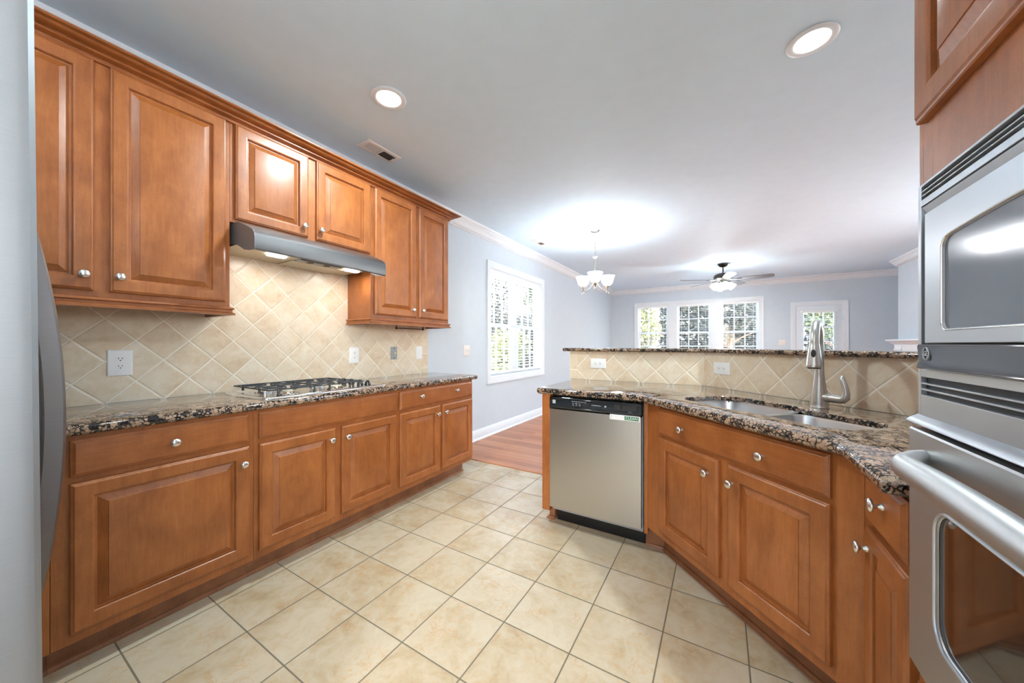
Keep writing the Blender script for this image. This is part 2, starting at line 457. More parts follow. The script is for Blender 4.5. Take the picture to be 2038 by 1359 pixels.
def offset(pts, d):
    """inset a CCW polygon by d"""
    m = len(pts); out = []
    for i in range(m):
        p = Vector(pts[i]); a = (p-Vector(pts[i-1])).normalized(); b = (Vector(pts[(i+1) % m])-p).normalized()
        na = Vector((-a.y, a.x)); nb = Vector((-b.y, b.x)); o = na+nb; k = o.dot(na)
        o = o/k if k > 1e-6 else na
        q = p+o*d; out.append((q.x, q.y))
    return out

def slab(name, outline, z0, z1, mat, hole=None, label=None, cat=None, n=5):
    """stone slab with half-round edge, optional hole"""
    t = (z1-z0); r = t/2; zm = (z0+z1)/2
    bm = bmesh.new(); rings = []
    for i in range(n+1):
        a = -math.pi/2+math.pi*i/n
        rings.append([bm.verts.new((x, y, zm+r*math.sin(a))) for x, y in offset(outline, 0.75*r*(1-math.cos(a)))])
    for A, B in zip(rings, rings[1:]):
        for j in range(len(A)):
            k = (j+1) % len(A); bm.faces.new((A[j], A[k], B[k], B[j]))
    hr = []
    if hole:
        for ins, z in ((0.003, z1), (0.0, z1-0.003), (0.0, z1-0.022), (0.030, z1-0.022), (0.030, z0)):
            hr.append([bm.verts.new((x, y, z)) for x, y in offset(hole, -ins)])
        for A, B in zip(hr, hr[1:]):
            for j in range(len(A)):
                k = (j+1) % len(A); bm.faces.new((A[j], B[j], B[k], A[k]))
    def fill(loops):
        es = []
        for l in loops:
            for j in range(len(l)):
                a, b = l[j], l[(j+1) % len(l)]
                e = bm.edges.get((a, b)) or bm.edges.new((a, b)); es.append(e)
        bmesh.ops.triangle_fill(bm, use_beauty=True, use_dissolve=False, edges=es)
    fill([rings[-1]]+([hr[0]] if hole else []))
    fill([rings[0]]+([hr[-1]] if hole else []))
    bmesh.ops.recalc_face_normals(bm, faces=bm.faces)
    me = bpy.data.meshes.new(name)
    bm.to_mesh(me); bm.free(); me.materials.append(mat)
    me.polygons.foreach_set('use_smooth', [True]*len(me.polygons)); me.set_sharp_from_angle(angle=math.radians(40))
    o = bpy.data.objects.new(name, me); COL.objects.link(o)
    if label: tag(o, label, cat)
    return o

# ================================================================== room shell
WX = -2.685; CEIL = 2.753; FY = 10.03
def wall_holes(mb, axis, c0, c1, a0, a1, z0, z1, holes):
    """wall slab perpendicular to `axis` ('X' or 'Y') between c0..c1, along a0..a1, with rectangular holes (a,b,z0,z1)"""
    def bx(p, q, r, s):
        if q-p < 1e-5 or s-r < 1e-5: return
        if axis == 'X': mb.box(c0, c1, p, q, r, s)
        else: mb.box(p, q, c0, c1, r, s)
    cur = a0
    for h in sorted(holes):
        bx(cur, h[0], z0, z1); bx(h[0], h[1], z0, h[2]); bx(h[0], h[1], h[3], z1); cur = h[1]
    bx(cur, a1, z0, z1)

LW = (3.90, 5.465, 0.787, 2.275)           # left window opening (y0,y1,z0,z1)
FWIN = [(-1.965, -1.185), (-0.985, -0.205), (0.010, 0.790)]
FZ = (0.80, 2.285)
FD = (1.454, 2.254, 0.0, 2.095)            # far door opening
mb = MB(); mb.box(-2.835, 3.45, -2.5, 3.0, -0.12, 0.0); struct(mb.build('floor', M['floor'], smooth=False))
mb = MB(); mb.box(-2.835, 3.45, 3.0, FY+0.15, -0.12, 0.002); struct(mb.build('floor_wood', M['planks'], smooth=False))
mb = MB(); mb.sweep([(0, 0.0), (0.02, 0.003), (0.028, 0.008), (0.05, 0.009), (0.056, 0.002), (0.056, 0.0)], [(-2.68, 3.012), (-0.9, 3.012)], -1)
o = mb.build('trim_1', M['planks']); struct(o)
mb = MB(); mb.box(-2.835, 3.45, -2.5, FY+0.15, CEIL, CEIL+0.15); struct(mb.build('ceiling', M['ceil'], smooth=False))
mb = MB(); wall_holes(mb, 'X', WX-0.15, WX, -0.97, FY+0.15, 0, CEIL, [LW]); struct(mb.build('wall_left', M['wall'], smooth=False))
mb = MB(); wall_holes(mb, 'Y', FY, FY+0.15, WX, 3.30, 0, CEIL, [(a, b)+FZ for a, b in FWIN]+[FD]); struct(mb.build('wall_back', M['wall'], smooth=False))
mb = MB(); wall_holes(mb, 'X', 3.30, 3.45, 1.65, FY+0.15, 0, CEIL, [(4.3, 5.9, 0.45, 2.45)]); mb.box(1.15, 3.30, 1.65, 1.80, 0, CEIL); wall_holes(mb, 'X', 1.0, 1.15, -2.5, 1.80, 0, CEIL, [(-1.8, 0.1, 1.00, 2.30)])
struct(mb.build('wall_right', M['wall'], smooth=False))
mb = MB(); mb.box(WX, -0.72, -0.97, -0.82, 0, CEIL); mb.box(-0.87, -0.72, -2.5, -0.97, 0, CEIL); mb.box(-0.72, 1.0, -2.5, -2.35, 2.40, CEIL); mb.box(0.10, 0.92, -2.5, -2.35, 0, 1.0); mb.box(-0.72, 0.10, -2.5, -2.35, 0, 2.40); mb.box(0.92, 1.0, -2.5, -2.35, 0, 2.40)
struct(mb.build('wall_front', M['wall'], smooth=False))
mb = MB(); mb.box(2.745, 3.30, 6.6, 8.94, 0, CEIL); struct(mb.build('wall_chimney', M['wall'], smooth=False))
# half wall behind the peninsula
TS = 2.783                                   # x+y of the tiled diagonal face
KX = TS-2.885
th = 0.012
pen = [(-1.135, 2.885+th), (KX+th*0.414, 2.885+th), (0.999, TS-0.999+th*R2), (0.999, TS-0.999+th*R2+0.17), (KX+0.12*0.414+th*0.41, 2.885+th+0.12), (-1.135, 2.885+th+0.12)]
mb = MB(); mb.prism(pen, 0, 1.17); struct(mb.build('wall_peninsula', M['white'], smooth=False))
# crown mouldings and baseboards
def crown_prof(): return [(0, CEIL), (0, CEIL-0.128), (0.011, CEIL-0.128), (0.014, CEIL-0.116), (0.026, CEIL-0.108), (0.040, CEIL-0.085), (0.062, CEIL-0.055), (0.072, CEIL-0.047), (0.072, CEIL-0.034), (0.080, CEIL-0.030), (0.092, CEIL-0.016), (0.092, CEIL)]
mb = MB(); mb.sweep(crown_prof(), [(WX, -0.82), (WX, FY), (3.30, FY), (3.30, 8.94), (2.745, 8.94), (2.745, 6.6), (3.30, 6.6), (3.30, 1.80), (1.0, 1.80)], -1)
struct(mb.build('trim_2', M['white'], angle=50))
base_prof = [(0, 0.0), (0.028, 0.0), (0.028, 0.012), (0.020, 0.024), (0.015, 0.026), (0.015, 0.105), (0.009, 0.118), (0.006, 0.130), (0, 0.132)]
mb = MB(); mb.sweep(base_prof, [(WX, 2.76), (WX, FY), (FD[0]-0.09, FY)], -1); struct(mb.build('baseboard_left', M['white'], angle=50))
mb = MB(); mb.sweep(base_prof, [(FD[1]+0.09, FY), (3.30, FY), (3.30, 8.95)], -1); struct(mb.build('baseboard_back', M['white'], angle=50))

# backsplash tiles : local x along wall, local y up
def splash_mat(name, node, angle=math.radians(45), size=0.1535): return tile(name, size, node, angle, 0.0048, TCOL, GRT, rough=0.3, bumpy=0.5, mottle=6.0, edge_soft=0.03)
def splash(name, P, U, w, h, mats, border=None):
    """thin tiled panel; P bottom-left corner on the visible face"""
    U = Vector(U); N = U.cross(Z)
    mb = MB()
    segs = [(0, w, 0)] if border is None else ([(0, border[0], 1), (border[0], w, 0)] if border[1] == 'L' else [(0, w-border[0], 0), (w-border[0], w, 1)])
    for a, b, mi in segs: mb.box(a, b, 0, h, -0.010, 0, mi)
    o = mb.build(name, mats, smooth=False)
    R = Matrix((U, Z, N)).transposed().to_4x4(); o.matrix_world = Matrix.Translation(Vector(P)) @ R
    return struct(o)
# left wall (faces +X): U = -Y?  N = U x Z must be +X -> U = +Y gives Y x Z = +X
PY0 = -0.45
mS = splash_mat('beige_wall_tile', (1.208-PY0, 1.469-0.93)); mSb = splash_mat('beige_wall_tile_border', (2.62-PY0, 1.29-0.93), 0.0, 0.154)
splash('wall_tile_left', (WX+0.010, PY0, 0.93), (0, 1, 0), 2.712-PY0, 1.0, [mS, mSb], (0.088, 'R'))
mP = splash_mat('beige_peninsula_tile', (-0.7563+1.135, 1.136-0.93)); mPb = splash_mat('beige_peninsula_border', (0.0, -0.07), 0.0, 0.154)
splash('wall_tile_peninsula', (-1.135, 2.885, 0.93), (1, 0, 0), KX+1.135, 0.24, [mP, mPb], (0.062, 'L'))
u0 = (KX-2.885)/R2
mD = splash_mat('beige_diagonal_tile', (-1.443-u0, 1.136-0.93))
splash('wall_tile_diagonal', (KX, 2.885, 0.93), (1/R2, -1/R2, 0), (0.999-KX)*R2, 0.24, [mD])

# ================================================================== windows
def casing(name, axis, c, a0, a1, z0, z1, w=0.09, bottom=True, out=1):
    """picture-frame casing on the room face of a wall; axis X -> wall at x=c facing +x, axis Y -> wall at y=c facing -y"""
    prof = [(0.0, 0.0), (0.0, 0.013), (0.010, 0.016), (0.055, 0.019), (0.070, 0.024), (w, 0.022), (w, 0.0)]   # (distance outward from opening, thickness)
    mb = MB(); L = []
    for i, (d, t) in enumerate(prof):
        A0, A1, Z0, Z1 = a0-d, a1+d, (z0-d if bottom else z0), z1+d
        ring = [(A0, Z0), (A1, Z0), (A1, Z1), (A0, Z1)]
        L.append([(c+t, p, q) if axis == 'X' else (p, c-t, q) for p, q in ring])
    n = 4; vs = [p for l in L for p in l]; fs = []
    for i in range(len(L)-1):
        for j in range(4):
            if not bottom and j == 0: continue
            a = i*4+j; b = i*4+(j+1) % 4; fs.append((a, b, b+4, a+4))
    mb.add(vs, fs); return mb

def sash(mb, gl, axis, c, a0, a1, z0, z1, fw=0.045, th=0.035, cols=3, rows=2, mw=0.016):
    """sash frame with muntin bars + pane (pane goes into gl)"""
    def bx(m, p, q, r, s, d0, d1):
        if axis == 'X': m.box(c+d0, c+d1, p, q, r, s)
        else: m.box(p, q, c-d1, c-d0, r, s)
    bx(mb, a0, a0+fw, z0, z1, 0, th); bx(mb, a1-fw, a1, z0, z1, 0, th)
    bx(mb, a0+fw, a1-fw, z0, z0+fw, 0, th); bx(mb, a0+fw, a1-fw, z1-fw, z1, 0, th)
    for i in range(1, cols):
        a = a0+fw+(a1-a0-2*fw)*i/cols; bx(mb, a-mw/2, a+mw/2, z0+fw, z1-fw, 0.008, th-0.006)
    for i in range(1, rows):
        q = z0+fw+(z1-z0-2*fw)*i/rows; bx(mb, a0+fw, a1-fw, q-mw/2, q+mw/2, 0.008, th-0.006)
    bx(gl, a0+fw, a1-fw, z0+fw, z1-fw, th/2-0.002, th/2+0.002)

def jamb(axis, c0, c1, a0, a1, z0, z1, t=0.012):
    mb = MB()
    def bx(p, q, r, s):
        if axis == 'X': mb.box(c0, c1, p, q, r, s)
        else: mb.box(p, q, c0, c1, r, s)
    bx(a0, a0+t, z0, z1); bx(a1-t, a1, z0, z1); bx(a0+t, a1-t, z1-t, z1); bx(a0+t, a1-t, z0, z0+t)
    return mb

def blind(label, axis, c, a0, a1, z0, z1, pitch=0.044, sw=0.046, tilt=10, group=None):
    """horizontal slat blind; c = centre plane of the slats"""
    loc = (c, (a0+a1)/2, z0) if axis == 'X' else ((a0+a1)/2, c, z0)
    b = thing('window_blind', label, 'blind', loc, group)
    def bx(m, p, q, r, s, d0, d1):
        if axis == 'X': m.box(c+d0, c+d1, p, q, r, s)
        else: m.box(p, q, c-d1, c-d0, r, s)
    h = MB(); bx(h, a0, a1, z1-0.055, z1, -0.03, 0.034); h.build('headrail', M['blind'], b, bevel=0.002)
    s = MB(); n = int((z1-0.075-z0-0.03)/pitch); t = math.radians(tilt)
    for i in range(n):
        zc = z1-0.085-i*pitch
        L = []
        for k in range(5):
            w = (k/4-0.5)*sw; up = 0.0022*(1-(2*w/sw)**2)
            d = w*math.cos(t); zz = zc+w*math.sin(t)+up
            L.append((d, zz))
        top = L; bot = [(d, zz-0.0025) for d, zz in reversed(L)]
        ring = top+bot
        def P(a): return [((c+d, a, zz) if axis == 'X' else (a, c-d, zz)) for d, zz in ring]
        s.loops([P(a0+0.006), P(a1-0.006)])
    s.build('slats', M['blind'], b)
    r = MB(); bx(r, a0+0.004, a1-0.004, z0, z0+0.022, -0.024, 0.024); r.build('bottom_rail', M['blind'], b, bevel=0.003)
    l = MB(); 
    k = max(2, round((a1-a0)/0.5)+1)
    for i in range(k):
        a = a0+0.10+(a1-a0-0.2)*i/(k-1)
        for d in (-0.021, 0.021): bx(l, a-0.001, a+0.001, z0+0.02, z1-0.05, d-0.001, d+0.001)
    l.build('ladder_cords', M['blind'], b)
    return b

# window_1 : the twin window on the left wall
w1 = sgroup('window_1', (WX, (LW[0]+LW[1])/2, LW[2]))
casing('casing', 'X', WX, LW[0], LW[1], LW[2], LW[3]).build('window_casing', M['white'], w1, angle=25)
jamb('X', WX-0.149, WX+0.001, *LW).build('window_jamb', M['white'], w1, smooth=False)
ym = (LW[0]+LW[1])/2; zm = 1.512
fr = MB(); fr.box(WX-0.145, WX-0.07, ym-0.05, ym+0.05, LW[2]+0.012, LW[3]-0.012); fr.build('window_mullion', M['white'], w1, bevel=0.003)
for a0, a1 in ((LW[0]+0.012, ym-0.05), (ym+0.05, LW[1]-0.012)):
    for z0, z1, d in ((zm-0.02, LW[3]-0.012, -0.138), (LW[2]+0.012, zm+0.02, -0.101)):
        s_ = MB(); g_ = MB(); sash(s_, g_, 'X', WX+d, a0, a1, z0, z1)
        so = s_.build('window_sash', M['white'], w1, smooth=False); g_.build('window_pane', M['glass'], so, smooth=False)
blind('wide white slat blind in the twin window of the left wall, nearest the kitchen', 'X', WX-0.034, LW[0]+0.016, LW[1]-0.016, LW[2]+0.03, LW[3]-0.014, tilt=-4)
# windows 2-4 on the far wall with one shared casing
mb = casing('c', 'Y', FY, FWIN[0][0], FWIN[2][1], FZ[0], FZ[1], w=0.085)
for (a, b), (c_, d) in zip(FWIN, FWIN[1:]): mb.box(b, c_, FY-0.014, FY, FZ[0], FZ[1])
struct(mb.build('trim_3', M['white'], angle=25))
pos = ['leftmost', 'middle', 'rightmost']
for i, (a, b) in enumerate(FWIN):
    w = sgroup('window_%d' % (i+2), ((a+b)/2, FY, FZ[0]))
    jamb('Y', FY-0.001, FY+0.149, a, b, FZ[0], FZ[1]).build('window_jamb', M['white'], w, smooth=False)
    zm2 = 1.535
    for z0, z1, d in ((zm2-0.02, FZ[1]-0.012, -0.138), (FZ[0]+0.012, zm2+0.02, -0.101)):
        s_ = MB(); g_ = MB(); sash(s_, g_, 'Y', FY-d, a+0.012, b-0.012, z0, z1, mw=0.024)
        so = s_.build('window_sash', M['white'], w, smooth=False); g_.build('window_pane', M['glass'], so, smooth=False)
    blind('white slat blind in the %s of the three far-wall windows' % pos[i], 'Y', FY+0.036, a+0.016, b-0.016, FZ[0]+0.03, FZ[1]-0.014, tilt=-4, group='blinds of the three far windows')
# far door
struct(casing('c', 'Y', FY, FD[0], FD[1], 0.0, FD[3], w=0.085, bottom=False).build('trim_4', M['white'], angle=25))
d1 = sgroup('door_1', ((FD[0]+FD[1])/2, FY, 0))
j = MB(); j.box(FD[0], FD[0]+0.012, FY, FY+0.15, 0, FD[3]); j.box(FD[1]-0.012, FD[1], FY, FY+0.15, 0, FD[3]); j.box(FD[0]+0.012, FD[1]-0.012, FY, FY+0.15, FD[3]-0.012, FD[3])
j.build('door_jamb', M['white'], d1, smooth=False)
DG = (1.575, 2.135, 0.30, 1.965)
dl = MB(); wall_holes(dl, 'Y', FY+0.012, FY+0.056, FD[0]+0.015, FD[1]-0.015, 0.01, FD[3]-0.015, [(DG[0], DG[1], DG[2], DG[3])])
dl.build('door_leaf', M['white'], d1, smooth=False, bevel=0.002)
s_ = MB(); g_ = MB(); sash(s_, g_, 'Y', FY+0.056, DG[0], DG[1], DG[2], DG[3], fw=0.03, th=0.05, cols=3, rows=5, mw=0.024)
so = s_.build('door_glazing_bars', M['white'], d1, smooth=False); g_.build('door_pane', M['glass'], so, smooth=False)
hg = MB()
for z in (0.25, 1.05, 1.80): hg.lathe([(0.008, -0.05), (0.008, 0.05)], (FD[1]-0.008, FY-0.006, z), n=10)
hg.build('door_hinges', M['chrome'], d1)
kb = MB(); kb.lathe([(0.028, 0), (0.028, 0.006), (0.012, 0.010), (0.012, 0.035), (0.028, 0.045), (0.030, 0.06), (0.018, 0.072), (0.0, 0.074)], (FD[0]+0.075, FY+0.011, 0.98), (0, -1, 0), 16)
kb.build('door_knob', M['chrome'], d1)
blind('white slat blind over the glass of the far door', 'Y', FY-0.012, DG[0]-0.02, DG[1]+0.02, 0.34, 1.985, sw=0.036, tilt=-4)

# unseen windows added for fill daylight: behind and beside the camera, right living-room wall
w = sgroup('window_7', (0.5, -2.35, 1.0)); s_ = MB(); g_ = MB()
sash(s_, g_, 'Y', -2.40, 0.10, 0.92, 1.0, 2.40, fw=0.05, cols=1, rows=2)
so = s_.build('window_sash', M['white'], w, smooth=False); g_.build('window_pane', M['glass'], so, smooth=False)
w = sgroup('window_6', (1.0, -0.925, 0.95)); s_ = MB(); g_ = MB()
sash(s_, g_, 'X', 1.06, -1.8, -0.85, 1.0, 2.3, cols=1, rows=1); sash(s_, g_, 'X', 1.06, -0.85, 0.1, 1.0, 2.3, cols=1, rows=1)
so = s_.build('window_sash', M['white'], w, smooth=False); g_.build('window_pane', M['glass'], so, smooth=False)
for i, (a, b) in enumerate(((4.3, 5.9),)):
    w = sgroup('window_%d' % (i+5), (3.30, (a+b)/2, 0.45)); s_ = MB(); g_ = MB()  # added window, never seen, brings daylight into the living room
    sash(s_, g_, 'X', 3.36, a, b, 0.45, 2.45, cols=2, rows=2); so = s_.build('window_sash', M['white'], w, smooth=False); g_.build('window_pane', M['glass'], so, smooth=False)
def portal(loc, rot, sx, sy):
    l = bpy.data.lights.new('daylight_portal', 'AREA'); l.shape = 'RECTANGLE'; l.size = sx; l.size_y = sy; l.cycles.is_portal = True
    o = bpy.data.objects.new('daylight_portal', l); COL.objects.link(o); o.location = loc; o.rotation_euler = rot
H_ = math.pi/2
portal((0.51, -2.52, 1.70), (H_, 0, 0), 0.85, 1.4)
portal((1.17, -0.85, 1.65), (H_, 0, H_), 1.9, 1.3)
portal((3.47, 5.1, 1.45), (H_, 0, H_), 1.6, 2.0)
portal((-2.86, 4.68, 1.53), (H_, 0, -H_), 1.6, 1.5)
portal((-0.59, FY+0.17, 1.54), (H_, 0, math.pi), 2.8, 1.5)

# ================================================================== cabinets
def knob(parent, P, N):
    mb = MB(); mb.lathe([(0.0095, 0.0), (0.0095, 0.003), (0.0060, 0.006), (0.0055, 0.014), (0.0085, 0.018), (0.0165, 0.0205), (0.0178, 0.024), (0.0165, 0.0275), (0.010, 0.0305), (0.0, 0.0312)], P, N, 20)
    return mb.build('knob', M['nickel'], parent, angle=50)
def door(parent, P, U, w, h, N, knob_uv=None, name='door', fw=0.060):
    """raised panel door; P lower corner on the face-frame plane"""
    P, U, N = Vector(P), Vector(U), Vector(N)
    rings = [(0.0, 0.0005), (0.0, 0.013), (0.0025, 0.0155), (0.006, 0.0165), (0.010, 0.020), (fw-0.010, 0.020), (fw-0.004, 0.0185), (fw-0.001, 0.0145),
             (fw, 0.0060), (fw+0.007, 0.0045), (fw+0.010, 0.0060), (fw+0.034, 0.0160), (fw+0.0345, 0.0185), (fw+0.038, 0.0192)]
    mb = MB(); mb.panel(P, U, Z, N, w, h, rings)
    o = mb.build(name, M['wood'], parent, angle=18)
    if knob_uv: knob(o, P+U*knob_uv[0]+Z*knob_uv[1]+N*0.020, N)
    return o
def drawer(parent, P, U, w, h, N, knobs=(), name='drawer_front'):
    P, U, N = Vector(P), Vector(U), Vector(N)
    rings = [(0.0, 0.0005), (0.0, 0.011), (0.003, 0.013), (0.005, 0.0135), (0.013, 0.0195), (0.017, 0.020)]
    mb = MB(); mb.panel(P, U, Z, N, w, h, rings)
    o = mb.build(name, M['wood_h'], parent, angle=18)
    for ku, kv in knobs: knob(o, P+U*ku+Z*kv+N*0.020, N)
    return o
FX = -2.075       # base face frame
UX = -2.38        # upper face frame
def base_body(mb, y0, y1): mb.box(WX+0.001, FX, y0, y1, 0.112, 0.888)
def toe(y0, y1, par):
    mb = MB(); mb.box(WX+0.001, -2.158, y0, y1, 0.0, 0.112)
    mb.sweep([(0, 0.0), (0.013, 0.0), (0.013, 0.006), (0.008, 0.017), (0.0, 0.019)], [(-2.158, y0), (-2.158, y1)], -1)
    mb.build('toe_kick', M['wood_dark'], par)
# left base run
c0 = thing('base_cabinet', 'plain end of base cabinet beside the refrigerator, mostly hidden by it', 'cabinet', (-2.38, -0.1, 0))
mb = MB(); base_body(mb, -0.42, 0.216); mb.build('cabinet_body', M['wood'], c0, bevel=0.001); toe(-0.42, 0.216, c0)
c1 = thing('base_cabinet', 'base cabinet with one wide door below one drawer, nearest the refrigerator', 'cabinet', (-2.38, 0.535, 0))
mb = MB(); base_body(mb, 0.217, 0.853); mb.build('cabinet_body', M['wood'], c1, bevel=0.001); toe(0.217, 0.853, c1)
drawer(c1, (FX, 0.260, 0.735), Y, 0.569, 0.137, X, [(0.284, 0.067)])
door(c1, (FX, 0.260, 0.152), Y, 0.569, 0.558, X, (0.540, 0.477))
c2 = thing('base_cabinet', 'base cabinet under the gas cooktop with two doors and a knobless false drawer', 'cabinet', (-2.38, 1.32, 0))
mb = MB(); base_body(mb, 0.854, 1.784); mb.build('cabinet_body', M['wood'], c2, bevel=0.001); toe(0.854, 1.784, c2)
drawer(c2, (FX, 0.876, 0.735), Y, 0.891, 0.137, X, name='false_drawer_front')
door(c2, (FX, 0.876, 0.152), Y, 0.416, 0.558, X, (0.384, 0.489)); door(c2, (FX, 1.335, 0.152), Y, 0.432, 0.558, X, (0.030, 0.487))
c3 = thing('base_cabinet', 'two-door base cabinet under the far end of the counter, drawer with two knobs', 'cabinet', (-2.38, 2.24, 0))
mb = MB(); base_body(mb, 1.785, 2.700); mb.build('cabinet_body', M['wood'], c3, bevel=0.001); toe(1.785, 2.655, c3)
drawer(c3, (FX, 1.802, 0.735), Y, 0.885, 0.137, X, [(0.208, 0.080), (0.640, 0.080)])
door(c3, (FX, 1.802, 0.152), Y, 0.437, 0.558, X, (0.396, 0.488)); door(c3, (FX, 2.268, 0.152), Y, 0.419, 0.558, X, (0.030, 0.490))
# uppers
def light_rail(par, path):
    prof = [(0, 1.440), (0.004, 1.440), (0.014, 1.438), (0.018, 1.432), (0.018, 1.428), (0.010, 1.424), (0.010, 1.412), (0.014, 1.408), (0.020, 1.406), (0.020, 1.396), (0.0, 1.394), (-0.018, 1.394), (-0.018, 1.440)]
    mb = MB(); mb.sweep(prof, path, -1); mb.build('light_rail', M['wood_h'], par, angle=25)
u1 = thing('wall_cabinet', 'tall two-door upper cabinet beside the refrigerator, left of the range hood', 'cabinet', (-2.53, 0.4, 1.44))
mb = MB(); mb.box(WX+0.001, UX, -0.06, 0.862, 1.440, 2.500); mb.build('cabinet_body', M['wood'], u1, bevel=0.001)
door(u1, (UX, -0.03, 1.468), Y, 0.393, 1.015, X, (0.363, 0.066)); door(u1, (UX, 0.411, 1.468), Y, 0.428, 1.015, X, (0.027, 0.070))
light_rail(u1, [(UX, -0.06), (UX, 0.862), (WX+0.012, 0.862)])
u2 = thing('wall_cabinet', 'short two-door upper cabinet directly above the range hood', 'cabinet', (-2.53, 1.32, 1.925))
mb = MB(); mb.box(WX+0.001, UX, 0.863, 1.784, 1.925, 2.500); mb.build('cabinet_body', M['wood'], u2, bevel=0.001)
door(u2, (UX, 0.885, 1.945), Y, 0.408, 0.540, X, (0.374, 0.068)); door(u2, (UX, 1.348, 1.945), Y, 0.424, 0.540, X, (0.025, 0.070))
u3 = thing('wall_cabinet', 'narrow-doored upper cabinet at the end of the run, right of the range hood', 'cabinet', (-2.53, 2.24, 1.44))
mb = MB(); mb.box(WX+0.001, UX, 1.785, 2.700, 1.440, 2.500); mb.build('cabinet_body', M['wood'], u3, bevel=0.001)
door(u3, (UX, 1.817, 1.472), Y, 0.437, 1.013, X, (0.388, 0.065)); door(u3, (UX, 2.293, 1.472), Y, 0.392, 1.013, X, (0.028, 0.068))
light_rail(u3, [(WX+0.012, 1.785), (UX, 1.785), (UX, 2.700), (WX+0.002, 2.700)])
cp = [(0, 2.484), (0.012, 2.484), (0.014, 2.487), (0.014, 2.493), (0.011, 2.496), (0.013, 2.500), (0.020, 2.503), (0.032, 2.505), (0.038, 2.508), (0.038, 2.513), (0.034, 2.516), (0.037, 2.5195), (0.048, 2.521), (0.062, 2.523), (0.072, 2.527), (0.077, 2.532), (0.074, 2.535), (0.078, 2.537), (0.091, 2.538), (0.095, 2.542), (0.095, 2.548), (0.0, 2.549)]
mb = MB(); mb.sweep(cp, [(UX, -0.06), (UX, 2.700), (WX+0.002, 2.700)], -1)
tag(mb.build('crown_molding', M['wood_h'], angle=25), 'stained wood crown molding along the top of the upper cabinets', 'molding')

# ================================================================== countertops
out = fillet([(-2.044, -0.42), (-2.044, 2.765), (WX+0.012, 2.765), (WX+0.012, -0.42)], [0, 0.02, 0, 0])
slab('countertop', out, 0.889, 0.930, M['granite'], None, 'speckled brown granite countertop along the left wall under the backsplash', 'countertop')
def D(u, v): return ((u+v)/R2, (v-u)/R2)
hole_uv = fillet([(-1.615, 1.375), (-1.30, 1.375), (-1.255, 1.395), (-0.945, 1.395), (-0.890, 1.45), (-0.890, 1.640), (-0.940, 1.690), (-1.215, 1.690), (-1.275, 1.735), (-1.60, 1.735), (-1.675, 1.66), (-1.675, 1.435)], [0.06, 0.05, 0.05, 0.05, 0.05, 0.05, 0.06, 0.06, 0.06, 0.10, 0.10, 0.05])
hole = [D(u, v) for u, v in hole_uv]
out = fillet([(-1.10, 2.150), (-0.415, 2.150), (0.310, 1.425), (0.310, 1.103), (0.985, 1.103), (0.985, TS-0.985-0.002), (KX, 2.884), (-1.10, 2.884)], [0.025, 0.10, 0.12, 0, 0, 0, 0, 0])
def area(p): return sum(p[i][0]*p[(i+1) % len(p)][1]-p[(i+1) % len(p)][0]*p[i][1] for i in range(len(p)))/2
if area(out) < 0: out.reverse()
if area(hole) < 0: hole.reverse()
slab('countertop', out, 0.889, 0.930, M['granite'], hole, 'angled granite countertop around the sink and above the dishwasher', 'countertop')
bar = fillet([(-1.20, 2.853), (KX-0.014, 2.853), (0.955, TS-0.045-0.955), (0.998, TS-0.045-0.998), (0.998, 2.30), (0.05, 3.25), (-1.20, 3.25)], [0.02, 0.05, 0, 0, 0, 0.1, 0.02])
if area(bar) < 0: bar.reverse()
slab('bar_top', bar, 1.1705, 1.1990, M['granite'], None, 'raised granite bar top on the half wall behind the sink', 'bar top')

# ================================================================== peninsula cabinets
e = thing('end_panel', 'narrow stained wood end panel left of the dishwasher', 'panel', (-1.03, 2.45, 0))
mb = MB(); mb.box(-1.057, -1.000, 2.168, 2.86, 0.095, 0.888); mb.build('panel_board', M['wood'], e, bevel=0.0015)
mb = MB(); mb.box(-1.040, -1.000, 2.255, 2.86, 0.0, 0.095); mb.sweep([(0, 0.0), (0.018, 0.0), (0.018, 0.006), (0.008, 0.019), (0.0, 0.021)], [(-1.040, 2.86), (-1.040, 2.255), (-1.000, 2.255)], -1)
mb.build('toe_kick', M['wood_dark'], e)
# sink base (diagonal)
UD = Vector((1/R2, -1/R2, 0)); ND = Vector((-1/R2, -1/R2, 0))
VF = 1.803/R2
s = thing('sink_cabinet', 'angled sink base cabinet with two doors and a wide two-knob false drawer', 'cabinet', (0.25, 2.05, 0))
def DP(u, z, v=VF): return Vector(((u+v)/R2, (v-u)/R2, z))
ua, ub = (-0.367-2.170)/R2, (0.370-1.433)/R2
mb = MB()
mb.obox(DP(0, 0), UD, Z, -ND, ua, ub, 0.150, 0.888, 0.0, 0.020)
mb.box(-0.389, -0.367, 2.170, 2.70, 0.110, 0.888)
mb.obox(DP(0, 0), UD, Z, -ND, ua+0.02, ub-0.02, 0.150, 0.168, 0.020, 0.45)
mb.build('cabinet_body', M['wood'], s, bevel=0.001)
uu = lambda a, b: (a, b)
drawer(s, DP(-1.680, 0.732), UD, 0.844, 0.144, ND, [(0.190, 0.068), (0.620, 0.068)], name='false_drawer_front')
door(s, DP(-1.680, 0.192), UD, 0.406, 0.523, ND, (0.352, 0.448)); door(s, DP(-1.223, 0.192), UD, 0.388, 0.523, ND, (0.000+0.027, 0.450))
mb = MB(); vt = 1.962/R2
pts = [(-0.392, 2.252), (-0.289, 2.252), (0.450, 1.513), (0.50, 1.563), (-0.25, 2.31), (-0.392, 2.31)]
mb.prism(pts, 0, 0.150)
mb.sweep([(0, 0.0), (0.014, 0.0), (0.014, 0.006), (0.008, 0.017), (0.0, 0.019)], [(-0.392, 2.252), (-0.289, 2.252), (0.450, 1.513)], -1)
mb.build('toe_kick', M['wood_dark'], s)
